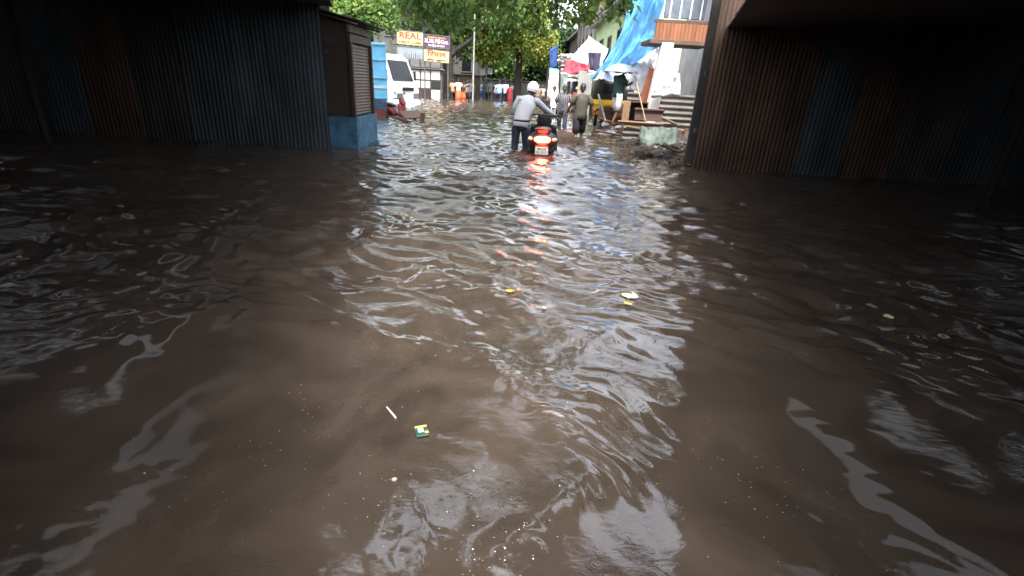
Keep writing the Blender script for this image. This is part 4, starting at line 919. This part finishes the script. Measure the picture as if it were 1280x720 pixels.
def cloth_patch(name, label, cat, quad, mat, n=(26, 18), wr=.05, sag=0.0, seed=0, fold=(3, 1), thick=.01, lc=0):
    A, B, C, D = [Vector(q) for q in quad]                # A top-left, B top-right, C bottom-right, D bottom-left
    nr = (B - A).cross(D - A).normalized()
    def fn(u, v):
        p = A.lerp(B, u).lerp(D.lerp(C, u), v)
        w = mnoise.noise(Vector((u * fold[0] * 2 + seed, v * fold[1] * 2, seed * .7))) + .5 * mnoise.noise(Vector((u * fold[0] * 6 + seed, v * fold[1] * 3, 4)))
        p = p + nr * wr * w * 1.6 + (B - A).normalized() * lc * math.sin(math.pi * v) * (1 - u)
        p.z -= sag * math.sin(math.pi * u) * (.4 + .6 * v) + sag * .5 * math.sin(math.pi * v)
        return p
    s = MB(); s.grid(fn, *n); o = s.build(name, mat, None, 180, solid=thick)
    return tag(o, label, cat)
blue_tarp = translucent(M('blue_tarp', (.17, .48, .86), .42, .14, 3, bump=.15), .45)
cloth_patch('tarpaulin', 'big bright blue tarpaulin hanging down from a roof to the rickshaw', 'tarpaulin', (P(797, -32, 14), P(832, -34, 13.2), P(819, 64, 14.2), P(737, 98, 20)), blue_tarp, (64, 60), .13, .12, 2, (3.2, 2.2), lc=.45, thick=0)
cloth_patch('plastic_sheet', 'white plastic sheet bulging below the blue tarpaulin', 'plastic sheet', (P(790, 70, 16), P(823, 58, 14.6), P(818, 118, 14.6), P(786, 112, 16)), white_cloth, (22, 18), .12, .0, 5, (2, 2))
cloth_patch('plastic_sheet', 'white plastic sheet draped over the rubble at the foot of the white pillar', 'plastic sheet', (P(822, 104, 13.2), P(850, 92, 13.0), P(850, 120, 12.9), P(814, 122, 13.2)), white_cloth, (18, 12), .07, .0, 9, (2, 2))
# big white and red awning cloths beyond
cloth_patch('awning_cloth', 'large white awning cloth sloping below the lime green house', 'awning', (P(736, 44, 33), P(760, 60, 27), P(748, 96, 24), P(708, 82, 34)), white_cloth, (24, 18), .12, .1, 3)
cloth_patch('awning_cloth', 'red awning cloth with a drooping white edge', 'awning', (P(712, 73, 25.6), P(737, 80, 24.4), P(736, 90, 24), P(699, 89, 25.6)), M('awning_red', (.5, .04, .07), .7, .2, 4), (20, 12), .10, .1, 6)
cloth_patch('awning_cloth', 'white strip of awning hanging under the red cloth', 'awning', (P(700, 86, 33), P(742, 88, 25.5), P(742, 97, 25.5), P(708, 95, 32)), white_cloth, (20, 8), .06, .05, 12)
cloth_patch('hanging_cloth', 'dark violet cloth hanging from the white awning', 'cloth', (P(735, 65, 24.8), P(751, 66, 24.4), P(749, 90, 24.4), P(735, 87, 24.8)), M('violet_cloth', (.09, .085, .16), .8, .5, 14), (14, 14), .05, 0, 8)
cloth_patch('hanging_cloth', 'strong blue cloth hanging beside the far brown shop house', 'cloth', (P(687, 62, 40), P(698, 56, 40), P(696, 84, 40), P(687, 86, 40)), M('deep_blue_cloth', (.015, .07, .27), .7, .3, 5), (10, 12), .06, 0, 10)
cloth_patch('hanging_cloth', 'patched white sheet hung between the leaning posts', 'cloth', (P(687, 86, 27), P(702, 90, 26.2), P(700, 126, 26.2), P(682, 124, 27)), white_cloth, (16, 16), .10, 0, 13)
cloth_patch('hanging_cloth', 'pale grey-green cloth hung beside the thin dark post', 'cloth', (P(701, 90, 25.2), P(710, 92, 25), P(707, 116, 25), P(699, 120, 25.2)), M('greygreen_cloth', (.36, .45, .42), .8, .3, 6), (10, 12), .06, 0, 14)
cloth_patch('plastic_sheet', 'crumpled whitish plastic sheet heaped on the far roof', 'plastic sheet', (P(698, 68, 38), P(720, 66, 37), P(718, 84, 37), P(697, 84, 38)), M('crumpled_plastic', (.5, .48, .46), .5, .35, 12), (20, 16), .22, 0, 15, (3, 3))
cloth_patch('awning_cloth', 'green edged awning strip at the far stall', 'awning', (P(686, 84, 28), P(706, 88, 26.6), P(704, 92, 26.4), P(686, 88, 27.8)), M('green_trim', (.04, .28, .18), .7, .2), (10, 4), .03, 0, 16)
def far_van():
    a = P(708, 93, 30); b = P(726, 125, 30)
    root = empty('white_van', ((a.x + b.x) / 2, 30, -.3), R(4), 'white van facing the viewer under the red awning', 'van')
    s = MB(); w = .82
    prof = [(0, .45), (.0, 1.0), (.12, 1.15), (.55, 2.0), (3.2, 2.1), (3.3, .45)]
    n = len(prof); s.add([(-w, y, z) for y, z in prof] + [(w, y, z) for y, z in prof], [tuple(range(n)), tuple(range(2 * n - 1, n - 1, -1))] + [(i, (i + 1) % n, n + (i + 1) % n, n + i) for i in range(n)])
    s.build('body', white_paint, root, 35, bev=.05)
    s = MB(); s.add([(-.68, .13, 1.20), (.68, .13, 1.20), (.62, .50, 1.92), (-.62, .50, 1.92)], [(0, 1, 2, 3)]); s.build('windscreen', dark_glass, root, solid=.04)
    for sx in (-1, 1):
        s = MB(); s.ell((sx * .6, -.01, .85), (.14, .05, .09), 12, 8); s.build('headlight', M('car_lens', (0, 0, 0)), root, 180)
        wheel(root, (sx * .74, .6, .3), .3, .16); wheel(root, (sx * .74, 2.6, .3), .3, .16)
    s = MB(); s.box((0, -.03, .55), (1.6, .1, .2)); s.build('bumper', M('bumper_grey', (.3, .3, .3), .6), root, bev=.03)
far_van()
a = P(729, 90, 23.5)
s = MB(); s.box((0, 0, .9), (.36, .04, 2.6)); s.box((.3, .06, .9), (.3, .03, 2.4)); o = s.build('metal_sheet', M('sheet_grey', (.42, .42, .41), .5, .2, 3), None, bev=.008); o.location = (a.x, 23.5, -.2); o.rotation_euler = (0, 0, R(8)); tag(o, 'tall pale grey sheet standing beside the black rickshaw hood', 'sheet')
for (p0, p1, Y, lab, r) in (((682, 124), (686, 84), 25.5, 'dark leaning post carrying the far stall cloth', .055), ((700, 122), (700, 76), 24.6, 'thin dark upright post before the grey-green cloth', .045)):
    a = P(*p0, Y); b = P(*p1, Y); s = MB(); s.cyl((a.x - (b.x - a.x) * .4, Y, -.5), b, r); tag(s.build('stall_post', M('post_dark', (.025, .022, .022), .7), None, 40), lab, 'post', 'dark posts of the far stall')

# ------------------------------------------------------------------ auto-rickshaw
def rickshaw():
    a = P(738, 124, 18.4); root = empty('auto_rickshaw', (a.x + .74, 18.3, .10), R(-14), 'black and yellow auto-rickshaw seen from behind beyond the rubble', 'auto-rickshaw')
    hood = M('hood_black', (.012, .012, .013), .6, .3, 5); yel = M('rick_yellow', (.70, .42, .02), .4, .12, 4)
    prof = [(-.08, .9), (-.12, 1.1), (-.02, 1.62), (.25, 1.74), (1.9, 1.72), (2.1, 1.5), (2.1, 1.4), (1.0, 1.4), (.95, .9)]
    s = MB(); n = len(prof); w = .66
    s.add([(-w, y, z) for y, z in prof] + [(w, y, z) for y, z in prof], [tuple(range(n)), tuple(range(2 * n - 1, n - 1, -1))] + [(i, (i + 1) % n, n + (i + 1) % n, n + i) for i in range(n)]); s.build('hood', hood, root, 35, bev=.05)
    s = MB(); s.box((0, -.098, 1.28), (.72, .02, .34), Matrix.Rotation(R(-9), 3, 'X')); s.build('rear_window', dark_glass, root, bev=.02)
    s = MB(); s.loft([(0, -.06, .56), (0, .4, .5), (0, 1.5, .5), (0, 2.3, .55), (0, 2.55, .8)], [(.64, .16), (.68, .24), (.66, .2), (.52, .22), (.3, .2)], 16); s.box((0, -.10, .83), (1.34, .06, .16)); s.box((0, .45, .76), (1.3, 1.0, .24)); s.build('body', yel, root, 50)
    s = MB(); s.box((0, -.2, .58), (1.0, .03, .10)); s.build('rear_panel', M('rick_green', (.02, .03, .025), .5), root, bev=.01)
    for sx in (-1, 1):
        s = MB(); s.cyl((sx * .52, -.20, .52), (sx * .52, -.25, .52), .05, 12); s.build('tail_lamp', M('lamp_red', (.3, .01, .01), .2), root, 40)
        wheel(root, (sx * .56, .45, .2), .22, .11)
        s = MB(); s.cyl((sx * .6, 2.05, .7), (sx * .6, 2.0, 1.5), .02); s.build('hood_post', grey_metal, root)
    wheel(root, (0, 2.3, .2), .22, .11)
    s = MB(); s.box((0, .45, .72), (1.1, .5, .14)); s.build('seat', black_plastic, root, bev=.03)
rickshaw()
cloth_patch('plastic_sheet', 'pale grey sheet spread over the rickshaw roof', 'plastic sheet', (P(752, 86, 18.3), P(800, 92, 17.2), P(803, 100, 16.4), P(741, 99, 17.8)), M('sheet_pale_grey', (.36, .40, .45), .55, .2, 4), (26, 12), .05, .05, 21)

# ------------------------------------------------------------------ rubble bank
BEDGE = [(2.75, 22), (2.78, 18), (2.72, 15.5), (2.62, 13.6), (2.72, 12.4), (2.95, 11.4), (3.25, 10.75), (3.9, 10.2)]
def bank_h(x, y):
    k = 0
    while k < len(BEDGE) - 2 and y < BEDGE[k + 1][1]: k += 1
    (xa, ya), (xb, yb) = BEDGE[k], BEDGE[k + 1]; t = min(1, max(0, (ya - y) / (ya - yb))); ex = xa + (xb - xa) * t
    v = (x - ex + .25) / 5; u = (k + t) / (len(BEDGE) - 1)
    if v < 0: return -.3
    h = -.12 + .5 * min(1, v * 4.2) ** .8 * min(1, .3 + (1 - u) * 1.3)
    return h + (mnoise.noise(Vector((x * 1.8, y * 1.8, 0))) * .12 + mnoise.noise(Vector((x * 5, y * 5, 3))) * .07) * (.3 + min(1, v * 5) * .7)
def bank():
    s = MB()
    def fn(u, v):
        t = u * (len(BEDGE) - 1); k = min(int(t), len(BEDGE) - 2); e = Vector(BEDGE[k] + (0,)).lerp(Vector(BEDGE[k + 1] + (0,)), t - k)
        x = e.x - .25 + v * 5.0
        return Vector((x, e.y, bank_h(x, e.y)))
    s.grid(fn, 120, 60)
    tag(s.build('ground', M('bank_mud', (.06, .047, .038), .7, .6, 7, bump=.7), None, 180), 'muddy rubble bank along the street edge', None, None, 'structure')
bank()
def rockmesh(i, s0):
    s = MB(); s.ell((0, 0, 0), (1, .8, .6), 12, 8, lambda p: p * (1 + .35 * mnoise.noise(p * 1.6 + Vector((i * 7, 0, 0))) + .12 * mnoise.noise(p * 5 + Vector((i, 3, 0)))))
    return s
stone_m = [M('stone_dark', (.06, .052, .045), .85, .4, 6, bump=.5), M('stone_pale', (.34, .32, .3), .8, .3, 6, bump=.4), M('stone_red', (.2, .075, .05), .85, .35, 6, bump=.4)]
protos = []
for i in range(3):
    o = rockmesh(i, 1).build('rubble_stone', stone_m[i], None, 60); protos.append(o)
rl = ['dark wet stone in the rubble along the water edge', 'pale broken concrete lump in the rubble along the water edge', 'reddish brick lump in the rubble along the water edge']
spots = []
for k in range(78):
    t = rng.random()
    if k < 30: px = rng.uniform(795, 850); py = 180 + (px - 795) * .42 + rng.uniform(-14, 14); kind = 0 if rng.random() < .8 else 2
    elif k < 58: px = rng.uniform(738, 800); py = rng.uniform(150, 168); kind = rng.choice((0, 1, 1, 2))
    else: px = rng.uniform(742, 850); py = rng.uniform(150, 185); kind = rng.choice((0, 2, 0, 1))
    spots.append((px, py, kind, rng.uniform(.05, .13)))
used = set()
for px, py, kind, sz in spots:
    q = G(px, py, .12)
    o = protos[kind] if kind not in used else protos[kind].copy()
    if kind in used: COL.objects.link(o)
    used.add(kind)
    o.location = (q.x, q.y, max(-.02, bank_h(q.x, q.y)) + rng.uniform(-.02, .05)); o.scale = (sz * rng.uniform(.8, 1.4), sz * rng.uniform(.8, 1.3), sz); o.rotation_euler = (rng.uniform(-.4, .4), rng.uniform(-.4, .4), rng.uniform(0, 6))
    tag(o, rl[kind], 'stone', ['dark rubble stones', 'pale rubble lumps', 'reddish rubble lumps'][kind])
def rubble():
    s = MB(); mats = [stone_m[0], stone_m[1], stone_m[2], old_wood, white_cloth]
    for k in range(1100):
        y = 10.4 + 9 * rng.random() ** 1.5; x = rng.uniform(2.45, 4.6); h = bank_h(x, y)
        if h < -.08: continue
        c = Vector((x, y, max(h, -.01))); r = rng.uniform(.012, .045); q = rng.random()
        rot = Matrix.Rotation(rng.uniform(0, 6.3), 3, 'Z') @ Matrix.Rotation(rng.uniform(-.6, .6), 3, 'X')
        if q < .72: s.ell(c, (r * rng.uniform(.8, 1.7), r, r * .7), 6, 4, lambda p: p * (1 + .4 * mnoise.noise(p * 2 + c)), mi=0 if q < .4 else (1 if q < .54 else 2), rot=rot)
        elif q < .965: s.box(c + Vector((0, 0, .02)), (rng.uniform(.12, .4), rng.uniform(.015, .05), .014), rot, mi=3)
        else: s.grid(lambda u, v: c + rot @ Vector(((u - .5) * r * 4, (v - .5) * r * 3, .03 + .03 * mnoise.noise(Vector((u * 3, v * 3, k))))), 4, 4, mi=4)
    tag(s.build('rubble', mats, None, 50), 'muddy rubble, splinters and scraps strewn over the bank', None, None, 'stuff')
rubble()
# white litter bags
bag_l = ['white plastic bag nearest the rickshaw on the rubble', 'wide white bag of litter at the edge of the water', 'small white bag beside the feet of the man with umbrella']
for (px, py, sx, lab) in ((757, 157, .16, bag_l[0]), (763, 165, .2, bag_l[1]), (774, 156, .13, bag_l[2])):
    q = G(px, py, .15); s = MB(); s.ell((0, 0, 0), (sx, .13, .10), 14, 10, lambda p: p * (1 + .3 * mnoise.noise(p * 2 + Vector((px, 0, 0)))))
    s.loft([(0, 0, .07), (.02, 0, .13), (.05, .02, .17)], [.03, .02, .035], 8)
    o = s.build('litter_bag', white_cloth, None, 180); o.location = (q.x, q.y, max(.02, bank_h(q.x, q.y)) + .06); tag(o, lab, 'bag')
# corrugated sheet fence
def sheet_fence():
    A = P(785, 115, 14.0); B = P(852, 121, 13.9); zb = .25
    root = empty('sheet_fence', (A.x, 14, 0), 0, 'grey fence of horizontally ribbed metal sheet behind the broken furniture', 'fence')
    w = B.x - A.x + .4; n = 9
    s = MB(); s.grid(lambda u, v: Vector((w * u, .03 * math.sin(v * n * 2 * math.pi), zb - .2 + (A.z - zb + .2) * v - .0 * u)), 2, n * 10); s.build('ribbed_sheet', M('ribbed_grey', (.26, .24, .22), .6, .35, 2.5, stretch=(.5, 1, 2)), root, 180, solid=.004)
    for x in (.05, w * .5, w - .05):
        p = MB(); p.box((x, .07, .4), (.06, .06, 1.7)); p.build('post', old_wood, root)
sheet_fence()
def furniture():
    a = P(780, 126, 13.0); b = P(797, 152, 12.9)
    root = empty('broken_cabinet', (a.x, 13, 0), R(-12), 'open tan wooden cabinet carcass with a dark inside standing on the rubble', 'cabinet')
    h = a.z - b.z
    s = MB(); s.box((.08, 0, b.z + h / 2), (.16, .34, h)); s.build('side_panel', tan_wood, root, bev=.005)
    s = MB(); s.box((.58, .0, b.z + h / 2), (.025, .34, h)); s.build('side_panel', tan_wood, root, bev=.004)
    s = MB(); s.box((.37, .16, b.z + h / 2), (.4, .02, h)); s.build('back_panel', M('inside_dark', (.022, .017, .014), .8), root)
    s = MB(); s.box((.37, 0, b.z + h - .012), (.4, .32, .024)); s.build('top_panel', brown_wood, root)
    a = P(794, 136, 12.75); b = P(828, 151, 12.7)
    s = MB(); s.box((0, 0, 0), (b.x - a.x, .05, a.z - b.z + .05), Matrix.Rotation(R(-10), 3, 'X')); s.box((0, -.03, (a.z - b.z) / 2), (b.x - a.x + .04, .07, .04)); o = s.build('wood_board', M('panel_brown', (.14, .075, .055), .6, .3, 5, stretch=(1, 4, 4)), None, bev=.006); o.location = ((a.x + b.x) / 2, 12.72, (a.z + b.z) / 2); tag(o, 'dark brown furniture panel leaning in front of the ribbed fence', 'board')
    planks = [((772, 152), (842, 157), 12.4, .10, tan_wood, 'long tan plank lying below the dark brown panel'), ((800, 160), (848, 171), 11.8, .09, old_wood, 'old brown plank sloping over the pale green sheet'),
              ((828, 147), (850, 158), 12.2, .11, M('pale_plank', (.38, .28, .2), .7, .3, 6, stretch=(1, 4, 4)), 'pale plank end sticking up beside the ribbed fence'), ((744, 163), (776, 169), 13.9, .09, old_wood, 'wet brown plank at the water edge near the white bags'),
              ((750, 148), (770, 154), 15.4, .08, M('red_plank', (.2, .05, .03), .7, .3, 6), 'reddish plank lying beside the rickshaw'), ((815, 177), (850, 190), 11.3, .08, old_wood, 'dark plank at the foot of the pale green sheet'),
              ((783, 158), (815, 164), 12.1, .07, M('yellow_plank', (.40, .27, .10), .7, .3, 6, stretch=(1, 4, 4)), 'yellowish plank crossing the middle of the rubble')]
    for p0, p1, Y, wd, mt, lab in planks:
        a = P(*p0, Y); b = P(*p1, Y - .25); d = b - a
        s = MB(); s.box((0, 0, 0), (d.length, wd * 1.5, .035)); o = s.build('plank', mt, None, bev=.005)
        o.location = (a + b) / 2; o.rotation_euler = (R(-18), -math.atan2(d.z, math.hypot(d.x, d.y)), math.atan2(d.y, d.x)); tag(o, lab, 'plank', 'planks on the rubble')
    a = P(800, 160, 11.75); b = P(848, 160, 11.6); c = P(846, 181, 11.05); d = P(800, 181, 11.15)
    cloth_patch('metal_sheet', 'pale green sheet lying on the rubble at the water edge', 'sheet', (a, b, c, d), M('pale_green', (.2, .26, .21), .5, .65, 3.5, detail=9), (22, 14), .07, 0, 30)
    a = P(796, 105, 12.9); b = P(807, 152, 12.5); s = MB(); s.cyl(a, b, .014); s.cyl(a, a + (a - b) * .04, .02); tag(s.build('bamboo_stick', M('bamboo', (.5, .38, .22), .6, .2), None, 40), 'thin pale bamboo stick leaning against the ribbed fence', 'stick')
    a = P(812, 84, 13.9); b = P(809, 118, 13.8); s = MB(); s.cyl(a, b, .015); tag(s.build('iron_rod', M('rod', (.05, .04, .04), .6), None, 40), 'short dark iron rod sticking up beside the orange panel', 'rod')
    a = P(748, 118, 15.8); b = P(757, 152, 15.2); s = MB(); s.loft([a, b], [.03, .03], 8); tag(s.build('pole', M('greyed_pole', (.22, .2, .18), .7), None, 40), 'grey pole leaning from the rickshaw to the rubble', 'pole')
    for px, py, Y, w, h, mt, lab in ((771, 138, 15.9, .26, .42, tan_wood, 'tan cardboard box behind the legs of the man with umbrella'), (757, 142, 15.8, .34, .40, brown_wood, 'dark brown wooden crate next to the rickshaw')):
        a = P(px, py, Y); s = MB(); s.box((0, 0, 0), (w, .3, h)); s.box((0, -.155, h * .2), (w + .02, .02, .05)); s.box((0, -.155, -h * .3), (w + .02, .02, .05)); o = s.build('crate', mt, None, bev=.008); o.location = a; o.rotation_euler = (0, R(6), R(18)); tag(o, lab, 'crate')
furniture()
# half sunk brown sack beside the scooter
q = G(704, 179); s = MB()
s.ell((0, 0, 0), (.37, .34, .36), 24, 16, lambda p: p * (1 + .16 * mnoise.noise(p * 1.7) + .05 * mnoise.noise(p * 6)) + Vector((0, 0, .12 * max(0, p.x + .1) * 0)))
o = s.build('sack', M('sack_brown', (.06, .028, .016), .85, .4, 14, bump=.7), None, 180); o.location = (q.x, q.y + .3, -.07); o.rotation_euler = (0, R(8), R(-8)); tag(o, 'bulging brown sack half sunk in the water beside the scooter', 'sack')

# ------------------------------------------------------------------ floating litter
def float_at(o, px, py, dz=.004): q = G(px, py); o.location = (q.x, q.y, W(q.x, q.y) + dz)
s = MB(); s.loft([(-.045, 0, .003), (.045, 0, .003)], [.0035, .0035], 10, caps=False); o = s.build('drinking_straw', white_paint, None, 60, solid=.0006); float_at(o, 489, 516); o.rotation_euler = (0, R(2), R(-50)); tag(o, 'short white drinking straw floating near the green packet', 'straw')
def packet():
    root = empty('snack_packet', (0, 0, 0), R(20), 'small green and yellow torn packet floating on brown water', 'packet'); float_at(root, 527, 540, .006)
    s = MB(); s.grid(lambda u, v: Vector(((u - .5) * .055, (v - .5) * .065, .004 + .006 * mnoise.noise(Vector((u * 4, v * 4, 1))))), 12, 12); s.build('wrapper', M('packet_green', (.03, .13, .09), .3, .3, 60), root, 180, solid=.0015)
    for lx, ly, w_, h_, mt in ((0, .02, .05, .012, M('packet_yellow', (.6, .5, .12), .4, .2)), (-.004, -.004, .022, .026, M('packet_white', (.65, .68, .7), .4, .1)), (.018, -.022, .016, .012, M('packet_yellow', (0, 0, 0)))):
        s = MB(); s.box((lx, ly, .0125), (w_, h_, .002)); s.build('print', mt, root)
packet()
def leaf_shape(L_, w, name, mat, lab, px, py, rz, cat='leaf', curl=.25):
    s = MB(); s.grid(lambda u, v: Vector(((v - .5) * w * 2 * math.sin(math.pi * min(.999, u * .96 + .03)) ** .8, (u - .5) * L_, .004 + curl * L_ * ((u - .5) ** 2) + .15 * w * abs(v - .5))), 14, 6)
    s.loft([(0, -L_ / 2, .008), (0, -L_ * .68, .01)], [.0015, .001], 5); o = s.build(name, mat, None, 180); float_at(o, px, py, .006); o.rotation_euler = (0, 0, R(rz)); tag(o, lab, cat)
yl = M('leaf_pale', (.55, .60, .28), .4, .2, 30); y2 = M('leaf_gold', (.55, .45, .06), .4, .2, 30)
leaf_shape(.13, .06, 'floating_leaf', yl, 'pale green fallen leaf floating beside a smaller yellow one', 787, 371, -20)
leaf_shape(.07, .02, 'floating_leaf', y2, 'small yellow fallen leaf just below the pale green leaf', 784, 384, 60)
leaf_shape(.06, .025, 'floating_leaf', y2, 'single yellow leaf floating in mid stream', 637, 367, 80)
leaf_shape(.035, .014, 'floating_leaf', yl, 'tiny pale leaf speck floating beyond the others', 680, 387, 10)
leaf_shape(.075, .034, 'floating_leaf', yl, 'broad pale leaf floating in the shade of the added shed', 1110, 398, -15)
leaf_shape(.045, .013, 'floating_leaf', y2, 'narrow golden leaf floating in the shade of the added shed', 1100, 438, 55)
s = MB(); s.ell((0, 0, 0), (.011, .009, .007), 10, 8, lambda p: p * (1 + .2 * mnoise.noise(p * 2))); o = s.build('foam_lump', M('foam_tan', (.55, .48, .4), .6, .15), None, 180); float_at(o, 493, 600); tag(o, 'tan foam lump floating at the edge of a sky reflection', 'litter')
s = MB(); s.loft([(-.03, 0, 0), (0, .004, .003), (.03, 0, 0)], [.002, .002, .0015], 6); o = s.build('twig', M('twig_brown', (.2, .15, .1), .7), None, 60); float_at(o, 527, 697); o.rotation_euler = (0, 0, R(-65)); tag(o, 'thin brown twig floating close to the viewer', 'twig')
fl = None
for px, py in ((595, 590 + 0), (657, 661), (590, 685), (616, 691), (590, 699), (632, 690), (633, 702), (648, 668), (545, 445), (496, 433), (662, 447), (501, 509), (183, 590), (720, 520), (448, 590), (700, 610), (560, 640), (668, 700)):
    if fl is None: s = MB(); s.ell((0, 0, 0), (.0035, .0025, .0012), 10, 6, lambda p: p * (1 + .5 * mnoise.noise(p * 1.5))); fl = s.build('foam_fleck', M('foam_white', (.7, .7, .68), .6, .1), None, 180); o = fl
    else: o = fl.copy(); COL.objects.link(o)
    float_at(o, px + rng.uniform(-3, 3), py + rng.uniform(-3, 3), .001); k = rng.uniform(.4, 1.0); o.scale = (k, k, k); tag(o, 'tiny white foam fleck drifting on the brown water', 'foam', 'foam flecks on the water')

def scum():
    s = MB(); n = 0
    for (a, b, w_, k) in ((G(575, 690), G(690, 640), .07, 34), (G(585, 715), G(640, 690), .06, 20), (G(455, 640), G(560, 600), .10, 40), (G(660, 470), G(800, 600), .12, 60), (G(470, 430), G(620, 400), .2, 50), (G(300, 600), G(420, 500), .2, 50), (G(900, 560), G(1050, 700), .15, 50)):
        for _ in range(k):
            q = a.lerp(b, rng.random()) + Vector((rng.gauss(0, w_), rng.gauss(0, w_), 0)); r = rng.uniform(.0006, .0022)
            s.ell((q.x, q.y, W(q.x, q.y)), (r * rng.uniform(1, 1.8), r, r * .5), 6, 4)
    tag(s.build('scum', M('scum_tan', (.5, .45, .38), .5, .3, 40), None, 180), 'specks of scum and silt drifting on the brown water', None, None, 'stuff')
scum()
# ------------------------------------------------------------------ light, sky, camera
SUN_EL, SUN_AZ = 64, 176          # a veiled sun high behind the viewer
w = bpy.data.worlds.new('World'); sc.world = w; w.use_nodes = True; nt = w.node_tree; bg = nt.nodes['Background']
sky = nt.nodes.new('ShaderNodeTexSky'); sky.sky_type = 'NISHITA'; sky.sun_disc = False; sky.sun_elevation = R(SUN_EL); sky.sun_rotation = R(SUN_AZ)
sky.dust_density = 6; sky.ozone_density = .3; sky.air_density = 1.0
hs = nt.nodes.new('ShaderNodeHueSaturation'); hs.inputs['Saturation'].default_value = .42
nt.links.new(sky.outputs[0], hs.inputs['Color']); nt.links.new(hs.outputs[0], bg.inputs['Color']); bg.inputs['Strength'].default_value = .15
ld = bpy.data.lights.new('sun', 'SUN'); ld.energy = 0.5; ld.angle = R(22); ld.color = (1, .97, .93)
lo = bpy.data.objects.new('sun', ld); COL.objects.link(lo)
az = R(SUN_AZ); el = R(SUN_EL)
d = Vector((math.sin(az) * math.cos(el), math.cos(az) * math.cos(el), math.sin(el)))
lo.rotation_euler = d.to_track_quat('Z', 'Y').to_euler(); lo.location = (0, -20, 60)
cd = bpy.data.cameras.new('camera'); cam = bpy.data.objects.new('camera', cd); COL.objects.link(cam)
cd.sensor_fit = 'HORIZONTAL'; cd.sensor_width = 36; cd.lens = 36 * FOC / 1280; cd.clip_start = .05; cd.clip_end = 3000
m3 = Matrix((( _r.x, _u.x, -_f.x), (_r.y, _u.y, -_f.y), (_r.z, _u.z, -_f.z)))
cam.matrix_world = Matrix.Translation((0, 0, CAM_H)) @ m3.to_4x4()
sc.camera = cam
sc.view_settings.view_transform = 'Standard'; sc.view_settings.look = 'None'; sc.view_settings.gamma = 1; sc.view_settings.use_curve_mapping = False
sc.view_settings.exposure = 2.72
sc.cycles.use_denoising = True
sc.cycles.max_bounces = 8; sc.cycles.caustics_reflective = False; sc.cycles.caustics_refractive = False
